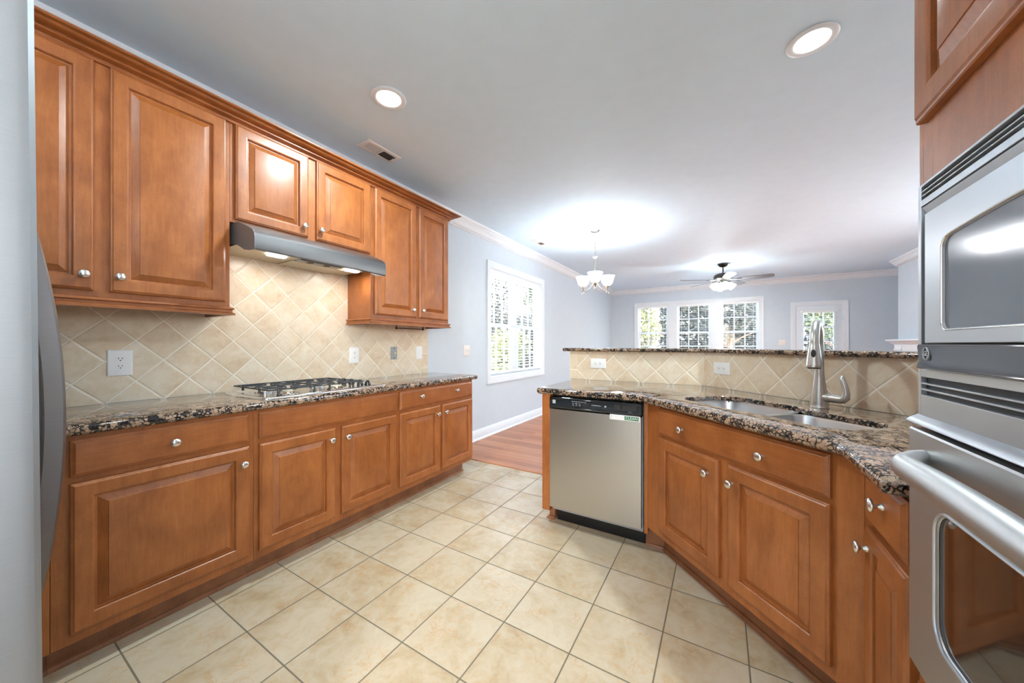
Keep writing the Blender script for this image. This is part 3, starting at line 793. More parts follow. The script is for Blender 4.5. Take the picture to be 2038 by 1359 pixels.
# return cabinet beside the oven
r = thing('base_cabinet', 'narrow base cabinet with one drawer and one door, wedged beside the wall oven', 'cabinet', (0.68, 1.27, 0))
mb = MB(); mb.box(0.370, 0.97, 1.105, 1.431, 0.150, 0.888); mb.build('cabinet_body', M['wood'], r, bevel=0.001)
mb = MB(); mb.box(0.455, 0.97, 1.105, 1.500, 0.0, 0.150); mb.sweep([(0, 0), (0.014, 0), (0.014, 0.006), (0.008, 0.017), (0, 0.019)], [(0.455, 1.500), (0.455, 1.105)], -1); mb.build('toe_kick', M['wood_dark'], r)
NX = Vector((-1, 0, 0)); UY = Vector((0, -1, 0))
drawer(r, (0.370, 1.367, 0.735), UY, 0.249, 0.143, NX, [(0.140, 0.086)])
door(r, (0.370, 1.367, 0.192), UY, 0.262, 0.524, NX, (0.032, 0.470), fw=0.05)
# tall oven cabinet
t = thing('oven_cabinet', 'tall stained wood cabinet housing the microwave and wall oven', 'cabinet', (0.68, 0.72, 0))
mb = MB()
mb.box(0.370, 0.98, 1.082, 1.100, 0.0, 2.70); mb.box(0.370, 0.98, 0.335, 0.353, 0.0, 2.70)
mb.box(0.370, 0.390, 1.045, 1.082, 0.11, 2.70); mb.box(0.370, 0.390, 0.353, 0.390, 0.11, 2.70)
mb.box(0.370, 0.390, 0.390, 1.045, 1.535, 2.70); mb.box(0.370, 0.390, 0.390, 1.045, 0.11, 0.640)
mb.box(0.400, 0.98, 0.353, 1.082, 0.53, 0.55); mb.box(0.400, 0.98, 0.353, 1.082, 1.66, 1.68); mb.box(0.370, 0.98, 0.335, 1.10, 2.70, 2.72)
mb.build('cabinet_body', M['wood'], t, bevel=0.001)
mb = MB(); mb.box(0.44, 0.98, 0.353, 1.082, 0.0, 0.11); mb.build('toe_kick', M['wood_dark'], t)
door(t, (0.370, 1.072, 1.693), UY, 0.349, 0.92, NX, (0.320, 0.07), fw=0.06); door(t, (0.370, 0.711, 1.693), UY, 0.349, 0.92, NX, (0.030, 0.07), fw=0.06)
drawer(t, (0.370, 1.072, 0.16), UY, 0.71, 0.36, NX, [(0.355, 0.18)])

# ================================================================== appliances
# ---- microwave
mw = thing('microwave_oven', 'built-in silver microwave with dark window above the wall oven', 'microwave', (0.36, 0.70, 1.08))
Y0, Y1 = 0.345, 1.058
XF = 0.354
mb = MB()   # trim kit: side strips, top band with three grooves, sloped band
mb.box(XF, 0.369, Y1-0.012, Y1, 1.084, 1.557); mb.box(XF, 0.369, Y0, Y0+0.012, 1.084, 1.557)
mb.box(XF, 0.369, Y0+0.012, Y1-0.012, 1.5525, 1.557)
for z in (1.5425, 1.5335): mb.box(XF, 0.369, Y0+0.012, Y1-0.012, z-0.0012, z+0.0012)
mb.box(XF, 0.369, Y0+0.012, Y1-0.012, 1.5125, 1.5255)
mb.loops([[(XF+0.001, y, 1.510), (0.369, y, 1.510), (0.369, y, 1.492), (XF+0.010, y, 1.492)] for y in (Y0+0.012, Y1-0.012)])
mb.build('trim_frame', M['silverpaint'], mw, bevel=0.0008)
mb = MB(); mb.box(0.392, 0.50, 0.40, 1.035, 1.10, 1.515); mb.box(0.363, 0.3695, Y0+0.012, Y1-0.012, 1.17, 1.556); mb.build('housing', M['slot'], mw)
# door with arched window opening
yd0, yd1, zd0, zd1 = 0.378, 1.006, 1.232, 1.487
win = [(0.440, 1.256), (0.945, 1.256)]
arch = []
N_ = 14
for i in range(N_+1):
    f = i/N_; y = 0.945-(0.945-0.440)*f; arch.append((y, 1.424+0.012*math.sin(math.pi*f)))
wpts = fillet(win+arch, [0.016, 0.016]+[0.022]+[0]*(N_-1)+[0.022], 5)
wc = (sum(p[0] for p in wpts)/len(wpts), sum(p[1] for p in wpts)/len(wpts))
# outer ring matched to the window outline by angle -> project to rectangle
def to_rect(p):
    dy, dz = p[0]-wc[0], p[1]-wc[1]; hs = []
    if dy > 0: hs.append((yd1-wc[0])/dy)
    if dy < 0: hs.append((yd0-wc[0])/dy)
    if dz > 0: hs.append((zd1-wc[1])/dz)
    if dz < 0: hs.append((zd0-wc[1])/dz)
    k = min(hs); return (wc[0]+dy*k, wc[1]+dz*k)
ringo = [to_rect(p) for p in wpts]
for cy, cz in ((yd0, zd0), (yd1, zd0), (yd1, zd1), (yd0, zd1)):
    i = min(range(len(ringo)), key=lambda q: (ringo[q][0]-cy)**2+(ringo[q][1]-cz)**2); ringo[i] = (cy, cz)
mb = MB()
mb.loops([[(0.364, y, z) for y, z in ringo], [(0.347, y, z) for y, z in ringo], [(0.345, y+(wc[0]-y)*0.006, z+(wc[1]-z)*0.012) for y, z in ringo], [(0.345, y, z) for y, z in wpts], [(0.3485, y, z) for y, z in offset(wpts, 0.003)]], cap0=True, cap1=False)
dr = mb.build('door', M['silverpaint'], mw, angle=30)
mb = MB(); mb.loops([[(0.3488, y, z) for y, z in offset(wpts, 0.001)], [(0.356, y, z) for y, z in offset(wpts, 0.001)]]); mb.build('door_window', M['mwglass'], dr)
mb = MB()   # chrome bead round the window
mb.tube([(0.3452, y, z) for y, z in wpts], 0.0016, 8, closed=True); mb.build('window_bead', M['chrome'], dr)
mb = MB(); mb.loops([[(0.366, y, 1.230), (0.344, y, 1.230), (0.3425, y, 1.226), (0.345, y, 1.196), (0.341, y, 1.184), (0.345, y, 1.181), (0.366, y, 1.181)] for y in (yd0-0.02, yd1+0.022)])
cpn = mb.build('control_strip', M['blackgloss'], mw, angle=40)
# round emblem with script monogram
P = Vector((0.3428, 0.994, 1.212)); mb = MB()
mb.lathe([(0.0118, 0.0), (0.0128, 0.0), (0.0128, 0.0012), (0.0118, 0.0012)], P, (-1, 0, 0), 32, cap0=False, cap1=False)
for k in range(4):
    a = math.radians(45+90*k)
    mb.tube([P+Vector((-0.0008, math.cos(a+q)*rr, math.sin(a+q)*rr)) for q, rr in ((-0.5, 0.0112), (-0.25, 0.0096), (0, 0.0092), (0.25, 0.0098), (0.4, 0.0112))], 0.0007, 6)
vs, fs = text_mesh('GE', 0.0135, P+Vector((-0.001, 0, 0)), UY, Z, 0.0004, 0.25); mb.add(vs, fs)
mb.build('emblem', M['grey_mark'], cpn, smooth=False)
mb = MB()   # lower louvre panel
mb.box(XF, 0.369, Y0+0.012, Y1-0.012, 1.1640, 1.1795)
for z in (1.1505, 1.1385): mb.box(XF, 0.369, Y0+0.012, Y1-0.012, z-0.0016, z+0.0016)
mb.box(XF, 0.369, Y0+0.012, Y1-0.012, 1.084, 1.1275)
mb.loops([[(0.369, y, 1.086), (XF, y, 1.086), (0.345, y, 1.081), (0.337, y, 1.0745), (0.336, y, 1.071), (0.340, y, 1.0695), (0.369, y, 1.0695)] for y in (Y0, Y1)])
mb.build('louvre_panel', M['silverpaint'], mw, bevel=0.0006)
mb = MB(); mb.box(0.3625, 0.3695, Y0+0.012, Y1-0.012, 1.126, 1.166); mb.build('louvre_recess', M['slot'], mw)
# ---- wall oven
ov = thing('wall_oven', 'stainless wall oven with bowed handle and dark glass window', 'oven', (0.36, 0.70, 0.58))
XO = 0.333
oy0, oy1, oz0, oz1 = 0.365, 1.035, 0.588, 1.062
wpts = rrect(0.462, 0.934, 0.690, 0.936, 0.045, 6); wc = (0.698, 0.813)
yd0, yd1, zd0, zd1 = oy0, oy1, oz0, oz1
ringo = [to_rect(p) for p in wpts]
for cy, cz in ((yd0, zd0), (yd1, zd0), (yd1, zd1), (yd0, zd1)):
    i = min(range(len(ringo)), key=lambda q: (ringo[q][0]-cy)**2+(ringo[q][1]-cz)**2); ringo[i] = (cy, cz)
mb = MB()
mb.loops([[(0.368, y, z) for y, z in ringo], [(XO+0.003, y, z) for y, z in ringo], [(XO, y+(wc[0]-y)*0.008, z+(wc[1]-z)*0.012) for y, z in ringo], [(XO, y, z) for y, z in wpts], [(XO+0.004, y, z) for y, z in offset(wpts, 0.004)]], cap1=False)
od = mb.build('door', M['steel_h'], ov, angle=30)
mb = MB(); mb.loops([[(XO+0.0045, y, z) for y, z in offset(wpts, 0.002)], [(XO+0.012, y, z) for y, z in offset(wpts, 0.002)]]); mb.build('door_window', M['ovenglass'], od)
mb = MB(); mb.tube([(XO-0.0002, y, z) for y, z in wpts], 0.0028, 8, closed=True); mb.build('window_bead', M['silverpaint'], od)
mb = MB(); hp = []
for i in range(25):
    f = i/24; y = 0.975-(0.975-0.425)*f; b_ = math.sin(math.pi*f)
    hp.append((XO+0.003-0.058*min(1, (b_*1.9))**0.7 if b_ > 0 else XO+0.003, y, 1.012+0.006*b_))
mb.tube(hp, [0.0165+0.006*math.sin(math.pi*i/24) for i in range(25)], 16); mb.build('handle', M['steel_h'], od)
mb = MB(); mb.box(0.392, 0.55, 0.40, 1.035, 0.65, 1.07); mb.box(0.352, 0.3695, 0.362, 1.05, 0.560, 0.587); mb.build('housing', M['steel_d'], ov)
# ---- refrigerator
f = thing('refrigerator', 'stainless steel refrigerator at the left edge, side panel and bowed handle showing', 'refrigerator', (-1.27, -0.35, 0))
mb = MB(); mb.box(-1.720, -0.822, -0.78, -0.005, 0.03, 1.76); mb.build('refrigerator_body', M['fridge'], f, bevel=0.004)
for x0, x1 in ((-1.269, -0.820), (-1.722, -1.273)):
    mb = MB(); L = []
    for z in (0.09, 0.4, 0.8, 1.0, 1.23, 1.5, 1.775):
        yf = 0.0775+(1.23-z)*0.0075
        L.append([(x, y, z) for x, y in ((x0, 0.0), (x1, 0.0), (x1, yf-0.018), (x1-0.003, yf-0.007), (x1-0.010, yf-0.0012), (x1-0.02, yf), (x0+0.02, yf), (x0+0.010, yf-0.0012), (x0+0.003, yf-0.007), (x0, yf-0.018))])
    mb.loops(L); dd = mb.build('door', M['fridge'], f, angle=25)
    xh = x0+0.05 if x0 > -1.3 else x1-0.05
    hm = MB(); pts = []
    for i in range(29):
        q = i/28; z = 0.575+1.02*q; yf = 0.0775+(1.23-z)*0.0075
        pts.append((xh, yf-0.012+0.068*math.sin(math.pi*min(1, max(0, q)))**0.75, z))
    L = []
    for i, p in enumerate(pts):
        x, y, z = p
        L.append([(x+0.016, y-0.016, z), (x+0.016, y+0.008, z), (x+0.010, y+0.0125, z), (x, y+0.014, z), (x-0.010, y+0.0125, z), (x-0.016, y+0.008, z), (x-0.016, y-0.016, z)])
    hm.loops(L); hm.build('handle', M['steel_hood'], dd, angle=30)
for xx in (-1.65, -0.89):
    for yy in (-0.7, -0.06):
        mb = MB(); mb.lathe([(0.022, 0.0), (0.022, 0.03)], (xx, yy, 0), n=12); mb.build('levelling_foot', M['black'], f)
# ---- dishwasher
dw = thing('dishwasher', 'stainless dishwasher with black control panel under the angled countertop', 'dishwasher', (-0.70, 2.45, 0))
dx0, dx1 = -0.996, -0.394
mb = MB(); mb.box(dx0+0.004, dx1-0.006, 2.200, 2.78, 0.10, 0.875); mb.build('tub', M['greyplastic'], dw)
mb = MB(); L = []
for i in range(13):
    q = i/12; x = dx0+(dx1-0.010-dx0)*q; bow = 0.006*(1-(2*q-1)**2)
    L.append([(x, 2.198, 0.128), (x, 2.163-bow, 0.128), (x, 2.160-bow, 0.131), (x, 2.160-bow, 0.795), (x, 2.198, 0.795)])
mb.loops(L); mb.build('door', M['steel_x'], dw, angle=30)
mb = MB(); L = []
for i in range(13):
    q = i/12; x = dx0+(dx1-0.006-dx0)*q; bow = 0.006*(1-(2*q-1)**2)
    L.append([(x, 2.198, 0.797), (x, 2.168-bow, 0.797), (x, 2.156-bow, 0.806), (x, 2.153-bow, 0.813), (x, 2.155-bow, 0.817), (x, 2.158-bow, 0.868), (x, 2.165-bow, 0.876), (x, 2.198, 0.878)])
mb.loops(L); cpd = mb.build('control_panel', M['blackgloss'], dw, angle=40)
def ctl(m, x0, x1, z0, z1):
    xm = ((x0+x1)/2-dx0)/(dx1-dx0); y = 2.1555-0.006*(1-(2*xm-1)**2)-0.0018-((z0+z1)/2-0.817)*0.0-0.0
    m.box(x0, x1, y, y+0.004, z0, z1)
mb = MB(); ctl(mb, -0.972, -0.951, 0.834, 0.857)
mb.build('square_logo', M['grey_mark'], cpd, smooth=False)
marks = [(-0.835+i*0.0145, -0.825+i*0.0145, 0.8555, 0.8585) for i in range(7)]+[(-0.832+i*0.022, -0.820+i*0.022, 0.843, 0.846) for i in range(3)]
marks += [(-0.828+i*0.022, -0.820+i*0.022, 0.832, 0.835) for i in range(3)]+[(-0.700+i*0.010, -0.693+i*0.010, 0.842, 0.846) for i in range(6)]+[(-0.618, -0.608, 0.838, 0.848)]
for q in marks:
    mb = MB(); ctl(mb, *q); mb.build('button_mark', M['grey_mark'], cpd, smooth=False)
mb = MB(); ctl(mb, -0.752, -0.712, 0.836, 0.855); mb.build('display', M['slot'], cpd, smooth=False)
mb = MB(); ctl(mb, -0.560, -0.520, 0.829, 0.861); ctl(mb, -0.515, -0.425, 0.829, 0.861); mb.build('handle_recess', M['slot'], cpd, smooth=False)
mb = MB(); mb.box(-0.985, dx1-0.002, 2.262, 2.30, 0.0, 0.125); mb.build('toe_panel', M['black'], dw, bevel=0.002)
# magnet sign
mg = thing('sign_magnet', 'white sliding magnet sign reading CLEAN on the dishwasher door', 'sign', (-0.495, 2.152, 0.787))
mb = MB(); pts = rrect(-0.587, -0.408, 0.7685, 0.8005, 0.004, 3)
mb.loops([[(x, y, z) for x, z in pts] for y in (2.1595, 2.1515)]+[[(x, 2.1500, z) for x, z in offset(pts, 0.002)]]); mb.build('sign_body', M['plastic'], mg, angle=30)
mb = MB(); mb.box(-0.497, -0.4155, 2.1492, 2.1502, 0.7735, 0.7965); gl_ = mb.build('green_label', M['green'], mg, smooth=False)
vs, fs = text_mesh('CLEAN', 0.0225, (-0.4562, 2.1488, 0.785), X, Z, 0.0003)
mb = MB(); mb.add(vs, fs); mb.build('lettering', M['plastic'], gl_, smooth=False)
mb = MB(); mb.box(-0.5795, -0.577, 2.149, 2.1505, 0.772, 0.797); mb.build('slider_edge', M['greyplastic'], mg, smooth=False)

# ---- range hood
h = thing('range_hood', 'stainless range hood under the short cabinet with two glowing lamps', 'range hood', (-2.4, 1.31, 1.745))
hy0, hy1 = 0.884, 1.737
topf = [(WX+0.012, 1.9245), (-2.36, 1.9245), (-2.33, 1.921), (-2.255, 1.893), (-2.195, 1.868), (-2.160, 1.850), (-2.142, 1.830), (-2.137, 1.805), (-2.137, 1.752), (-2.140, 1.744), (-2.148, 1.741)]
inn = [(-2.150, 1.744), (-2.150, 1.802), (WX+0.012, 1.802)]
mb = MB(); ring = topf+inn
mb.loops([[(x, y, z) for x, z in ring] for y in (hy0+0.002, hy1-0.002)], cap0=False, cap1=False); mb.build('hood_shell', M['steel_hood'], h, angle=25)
side = [(WX+0.012, 1.925), (-2.36, 1.925), (-2.33, 1.9215), (-2.255, 1.8935), (-2.195, 1.8685), (-2.160, 1.8505), (-2.1415, 1.8305), (-2.1365, 1.805), (-2.1365, 1.752), (-2.140, 1.741), (-2.20, 1.744), (-2.255, 1.754), (-2.30, 1.774), (-2.34, 1.792), (-2.38, 1.803), (-2.443, 1.811), (WX+0.012, 1.812)]
for y0, y1 in ((hy0, hy0+0.004), (hy1-0.004, hy1)):
    mb = MB(); mb.loops([[(x, y, z) for x, z in side] for y in (y0, y1)]); mb.build('side_plate', M['hoodside'], h, smooth=False)
mb = MB(); mb.box(WX+0.012, -2.152, hy0+0.004, hy1-0.004, 1.797, 1.801); hpn = mb.build('underside_pan', M['hoodpan'], h)
mb = MB(); mb.box(-2.66, -2.45, 1.24, 1.60, 1.788, 1.797); mb.build('grease_filter', M['hoodpan'], h, bevel=0.004)
mb = MB(); mb.box(-2.435, -2.375, 1.25, 1.54, 1.787, 1.797); sp_ = mb.build('switch_panel', M['greyplastic'], h, bevel=0.002)
for y in (1.325, 1.440):
    mb = MB(); mb.box(-2.42, -2.39, y-0.016, y+0.016, 1.782, 1.787); mb.build('rocker_switch', M['black'], sp_, bevel=0.002)
for y in (1.120, 1.645):
    mb = MB(); pts = rrect(-2.445, -2.385, y-0.055, y+0.055, 0.025, 5); mb.prism(pts, 1.787, 1.797); mb.build('lamp_lens', M['hoodlens'], h)
    ld = bpy.data.lights.new('hood_lamp', 'AREA'); ld.shape = 'RECTANGLE'; ld.size = 0.05; ld.size_y = 0.10; ld.energy = P_HOOD; ld.color = (1.0, 0.99, 0.97)
    lo = bpy.data.objects.new('hood_lamp', ld); COL.objects.link(lo); lo.location = (-2.415, y, 1.784)

# ---- cooktop
ck = thing('gas_cooktop', 'stainless four-burner gas cooktop with black grates set in the counter', 'cooktop', (-2.32, 1.305, 0.93))
cx0, cx1, cy0, cy1 = -2.585, -2.085, 0.905, 1.700
mb = MB(); rs = []
for ins, z in ((0.0, 0.9305), (0.0, 0.936), (0.004, 0.941), (0.018, 0.943), (0.024, 0.941), (0.030, 0.9365), (0.034, 0.936)):
    rs.append([(x, y, z) for x, y in rrect(cx0+ins, cx1-ins, cy0+ins, cy1-ins, max(0.004, 0.028-ins*0.6), 5)])
mb.loops(rs); mb.build('cooktop_pan', M['chrome'], ck, angle=45)
bur = [(-2.45, 1.09), (-2.21, 1.09), (-2.45, 1.388), (-2.21, 1.388)]
for i, (bx, by) in enumerate(bur):
    rr = 0.045 if i in (0, 3) else 0.036
    mb = MB(); mb.lathe([(rr*1.7, 0.0), (rr*1.65, 0.004), (rr*1.10, 0.006), (rr*0.95, 0.012), (rr*0.8, 0.014)], (bx, by, 0.9362), n=28); bb = mb.build('burner', M['chrome'], ck)
    mb = MB(); mb.lathe([(rr*0.82, 0.0), (rr*0.84, 0.004), (rr*0.75, 0.008), (0.0, 0.0095)], (bx, by, 0.9502), n=28); mb.build('burner_cap', M['hoodpan'], bb)
for gy0, gy1 in ((0.945, 1.236), (1.243, 1.534)):
    mb = MB(); gx0, gx1 = -2.545, -2.120; zt = 0.980; bw = 0.0034
    def bar_(p, q, w=bw, hh=0.0065):
        p, q = Vector(p), Vector(q); d = (q-p).normalized(); s2 = Vector((-d.y, d.x, 0))*w
        mb.loops([[p-s2+Vector((0,0,-hh)), p+s2+Vector((0,0,-hh)), p+s2*0.75, p-s2*0.75], [q-s2+Vector((0,0,-hh)), q+s2+Vector((0,0,-hh)), q+s2*0.75, q-s2*0.75]])
    for x in (gx0, gx1, (gx0+gx1)/2): bar_((x, gy0, zt), (x, gy1, zt))
    for y in (gy0, gy1): bar_((gx0, y, zt), (gx1, y, zt))
    ym_ = (gy0+gy1)/2
    for bx in (-2.45, -2.21):
        by = 1.09 if gy0 < 1.1 else 1.388
        for k in range(4):
            a = math.radians(45+90*k)
            bar_((bx+0.030*math.cos(a), by+0.030*math.sin(a), zt), (bx+0.108*math.cos(a)*(1.0), by+0.15*math.sin(a), zt), 0.0030)
        bar_((bx-0.10, by, zt), (bx-0.030, by, zt), 0.0030); bar_((bx+0.030, by, zt), (bx+0.10, by, zt), 0.0030)
        bar_((bx, gy0, zt), (bx, by-0.030, zt), 0.0030); bar_((bx, by+0.030, zt), (bx, gy1, zt), 0.0030)
    for x in (gx0, gx1, (gx0+gx1)/2):
        for y in (gy0+0.045, gy1-0.045):
            mb.tube([(x, y, zt-0.004), (x+(0.006 if x > -2.3 else -0.002), y, 0.965), (x+(0.002 if x > -2.3 else 0), y, 0.9425)], [0.0055, 0.0062, 0.0072], 8)
    mb.build('grate', M['iron'], ck, angle=40)
for kx in (-2.50, -2.405, -2.30, -2.215):
    mb = MB(); mb.lathe([(0.023, 0.0), (0.023, 0.006), (0.019, 0.010), (0.0185, 0.019), (0.014, 0.025), (0.0, 0.027)], (kx, 1.635, 0.9365), n=24); mb.box(kx-0.014, kx+0.014, 1.6310, 1.6390, 0.956, 0.969)
    mb.build('control_knob', M['blackgloss'], ck, bevel=0.001)

# ---- sink
sk = thing('sink', 'undermount stainless double-bowl sink in the angled countertop', 'sink', (D(-1.29, 1.555)[0], D(-1.29, 1.555)[1], 0.70))
def bowl(u0, u1, v0, v1, depth, rc=0.07):
    mb = MB(); L = []
    for ins, z, r_ in ((-0.014, 0.9075, rc+0.014), (0.0, 0.9075, rc), (0.003, 0.898, rc), (0.007, 0.889-depth*0.75, rc), (0.016, 0.889-depth*0.93, rc), (0.04, 0.889-depth, rc*0.8), (0.09, 0.889-depth-0.003, rc*0.5)):
        L.append([Vector(D(u, v)+(z,)) for u, v in rrect(u0+ins, u1-ins, v0+ins, v1-ins, r_, 8)])
    mb.loops(L, cap0=False); o = mb.build('bowl', M['sinksteel'], sk, angle=60)
    cu, cv = (u0+u1)/2, (v0+v1)/2+0.02
    d = MB(); d.lathe([(0.045, 0.0), (0.043, 0.0025), (0.034, 0.003), (0.030, 0.0005), (0.0, 0.0005)], D(cu, cv)+(0.889-depth-0.0029,), n=28); d.build('drain', M['chrome'], o)
bowl(-1.683, -1.268, 1.368, 1.742, 0.20); bowl(-1.238, -0.882, 1.388, 1.697, 0.18)
# ---- faucet
fu, fv = -1.246, 1.815
fx, fy = D(fu, fv)
fc = thing('kitchen_faucet', 'brushed nickel pull-down faucet standing behind the sink', 'faucet', (fx, fy, 0.93))
mb = MB(); mb.lathe([(0.036, 0.0), (0.0365, 0.003), (0.0345, 0.006), (0.0345, 0.020), (0.034, 0.030), (0.031, 0.062), (0.0265, 0.095), (0.0215, 0.130), (0.0185, 0.165), (0.0178, 0.190), (0.0175, 0.30)], (fx, fy, 0.93), n=28)
mb.build('faucet_body', M['faucet'], fc, angle=50)
sd = Vector((-0.27, -0.963, 0)).normalized(); mb = MB(); pts = []
ctr = Vector((fx, fy, 1.225)); rad = 0.092
for i in range(19):
    a = math.radians(180-180*i/18-0); 
    pts.append(ctr+sd*(rad+rad*math.cos(a))+Z*(rad*1.08*math.sin(a)))
pts = [Vector((fx, fy, 1.20))]+pts
mb.tube(pts, 0.0172, 18); mb.build('spout_arc', M['faucet'], fc, angle=60)
tip = ctr+sd*(2*rad); dn = (-Z+sd*0.10).normalized()
mb = MB(); mb.lathe([(0.0175, -0.004), (0.0182, 0.0), (0.0182, 0.004), (0.0190, 0.006), (0.0225, 0.035), (0.0265, 0.070), (0.0285, 0.092), (0.0290, 0.100), (0.0275, 0.104), (0.022, 0.105)], tip+Z*0.006, dn, 28)
hd = mb.build('spray_head', M['faucet'], fc, angle=50)
mb = MB(); mb.lathe([(0.0235, 0.0), (0.022, 0.003), (0.0, 0.003)], tip+Z*0.006+dn*0.1045, dn, 24); mb.build('spray_face', M['black'], hd)
side_ = Vector((sd.y, -sd.x, 0)); 
bp = tip+Z*0.006+dn*0.040+sd*0.0215
mb = MB()
L = []
for hgt, k in ((0.0, 1.0), (0.0035, 1.0), (0.0045, 0.85)):
    L.append([bp+sd*hgt+(side_*math.cos(q)*0.0085+dn*math.sin(q)*0.017)*k+sd*(0.10*math.sin(q)*0.017) for q in [2*math.pi*j/20 for j in range(20)]])
mb.loops(L); mb.build('spray_button', M['slot'], hd)
hu = UD
mb = MB(); mb.lathe([(0.020, 0.0), (0.020, 0.022), (0.0185, 0.024), (0.0185, 0.026), (0.020, 0.028), (0.0195, 0.060)], Vector((fx, fy, 0.982))+hu*0.022, hu, 22); hb = mb.build('handle_hub', M['faucet'], fc)
b0 = Vector((fx, fy, 0.982))+hu*0.080
pts = [b0, b0+hu*0.016+Z*0.001, b0+hu*0.026+Z*0.010, b0+hu*0.029+Z*0.028, b0+hu*0.025+Z*0.055, b0+hu*0.018+Z*0.080, b0+hu*0.012+Z*0.100, b0+hu*0.010+Z*0.107]
mb = MB(); mb.tube(pts, [0.0195, 0.0185, 0.0165, 0.0135, 0.0115, 0.0105, 0.0085, 0.0035], 16); mb.build('lever', M['faucet'], fc, angle=60)

# ================================================================== outlets and switches
def plate(name, label, cat, P, U, N, w, h, mat, kind):
    P, U, N = Vector(P), Vector(U).normalized(), Vector(N).normalized()
    g = thing(name, label, cat, P)
    mb = MB(); mb.panel(P-U*w/2-Z*h/2, U, Z, N, w, h, [(0, 0), (0, 0.003), (0.003, 0.006), (0.006, 0.007)]); pl = mb.build('cover_plate', mat, g, angle=20)
    horiz = w > h
    A, B = (U, Z) if horiz else (Z, U)        # A long axis
    if kind == 'outlet':
        for s_ in (-1, 1):
            c = P+A*0.0195*s_
            mb = MB(); 
            pts = [c+A*a*0.0145+B*b*0.0170 for a, b in [(math.cos(t_)*1.0, math.sin(t_)*1.0) for t_ in [2*math.pi*k/24 for k in range(24)]]]
            mb.loops([[p+N*0.0068 for p in pts], [p+N*0.0088 for p in pts]]); rc = mb.build('receptacle', mat, g, angle=30)
            mb = MB(); VV = Z if not horiz else U*-1; HH = U if not horiz else Z
            for du, dz, sw, sh in ((-0.0065, 0.004, 0.0012, 0.0042), (0.0065, 0.004, 0.0012, 0.0035), (0, -0.0065, 0.0024, 0.0024)):
                cc = c+HH*du+VV*dz; mb.obox(cc, HH, VV, N, -sw, sw, -sh, sh, 0.0086, 0.0092)
            mb.build('slots', M['slot'], rc, smooth=False)
    elif kind == 'dimmer':
        mb = MB(); mb.lathe([(0.0105, 0.0), (0.0105, 0.006), (0.009, 0.014), (0.0, 0.0145)], P+N*0.007, N, 20); mb.build('dial_shaft', M['ivory'], g)
        for dz in (-0.046, 0.046):
            mb = MB(); mb.obox(P+Z*dz, U, Z, N, -0.005, 0.005, -0.004, 0.004, 0.0068, 0.0076); mb.build('screw_hole', M['slot'], g, smooth=False)
    elif kind in ('switch', 'double'):
        offs = (0.0,) if kind == 'switch' else (-0.023, 0.023)
        for o_ in offs:
            c = P+U*o_
            mb = MB(); mb.loops([[c+U*a+Z*b+N*0.0065 for a, b in ((-0.005, -0.012), (0.005, -0.012), (0.005, 0.012), (-0.005, 0.012))], [c+U*a+Z*b+N*(0.009 if b < 0 else 0.016) for a, b in ((-0.004, -0.009), (0.004, -0.009), (0.004, 0.009), (-0.004, 0.009))]]); mb.build('toggle', mat, g, smooth=False)
    elif kind == 'blank':
        mb = MB(); mb.obox(P, U, Z, N, -0.0165, 0.0165, -0.0335, 0.0335, 0.0066, 0.0095); mb.build('rocker', mat, g, bevel=0.001)
    return g
XT = WX+0.0105
plate('wall_outlet', 'white duplex outlet on the left backsplash, nearest the refrigerator', 'outlet', (XT, 0.4985, 1.134), Y, X, 0.090, 0.134, M['plastic'], 'outlet')
plate('wall_outlet', 'white duplex outlet on the backsplash just right of the cooktop', 'outlet', (XT, 1.843, 1.138), Y, X, 0.092, 0.136, M['plastic'], 'outlet')
plate('dimmer_switch', 'grey uncovered dimmer with ivory dial stem on the left backsplash', 'switch', (XT, 2.262, 1.147), Y, X, 0.074, 0.120, M['greyplastic'], 'dimmer')
plate('light_switch', 'white rocker switch plate at the far end of the left backsplash', 'switch', (XT, 2.586, 1.143), Y, X, 0.082, 0.134, M['plastic'], 'blank')
plate('light_switch', 'off-white double switch plate on the grey wall left of the twin window', 'switch', (WX+0.0005, 3.384, 1.154), Y, X, 0.124, 0.130, M['offwhite'], 'double')
plate('wall_outlet', 'sideways white outlet on the straight tile behind the dishwasher', 'outlet', (-0.884, 2.8845, 1.069), X, (0, -1, 0), 0.130, 0.083, M['plastic'], 'outlet')
cu = -1.955; pp = (( cu+TS/R2)/R2-0.0004, (TS/R2-cu)/R2-0.0004, 1.065)
plate('wall_outlet', 'sideways white outlet on the angled tile behind the sink', 'outlet', pp, UD, ND, 0.132, 0.083, M['plastic'], 'outlet')
plate('light_switch', 'white double switch plate on the far wall between windows and door', 'switch', (1.215, FY-0.0005, 1.274), X, (0, -1, 0), 0.130, 0.124, M['offwhite'], 'double')
# thin dark bar under the end upper cabinet
tb = thing('under_cabinet_bar', 'thin dark metal bar hung below the end upper cabinet', 'bar', (-2.50, 2.31, 1.372))
mb = MB(); mb.tube([(-2.50, 2.145, 1.377), (-2.50, 2.47, 1.377)], 0.0045, 10); mb.build('rod', M['bronze'], tb)
for y in (2.145, 2.47):
    mb = MB(); mb.tube([(-2.50, y, 1.4395), (-2.50, y, 1.372)], 0.005, 10); mb.lathe([(0.010, -0.004), (0.010, 0.004)], (-2.50, y, 1.377), (0, 1, 0), 12); mb.build('bracket', M['bronze'], tb)

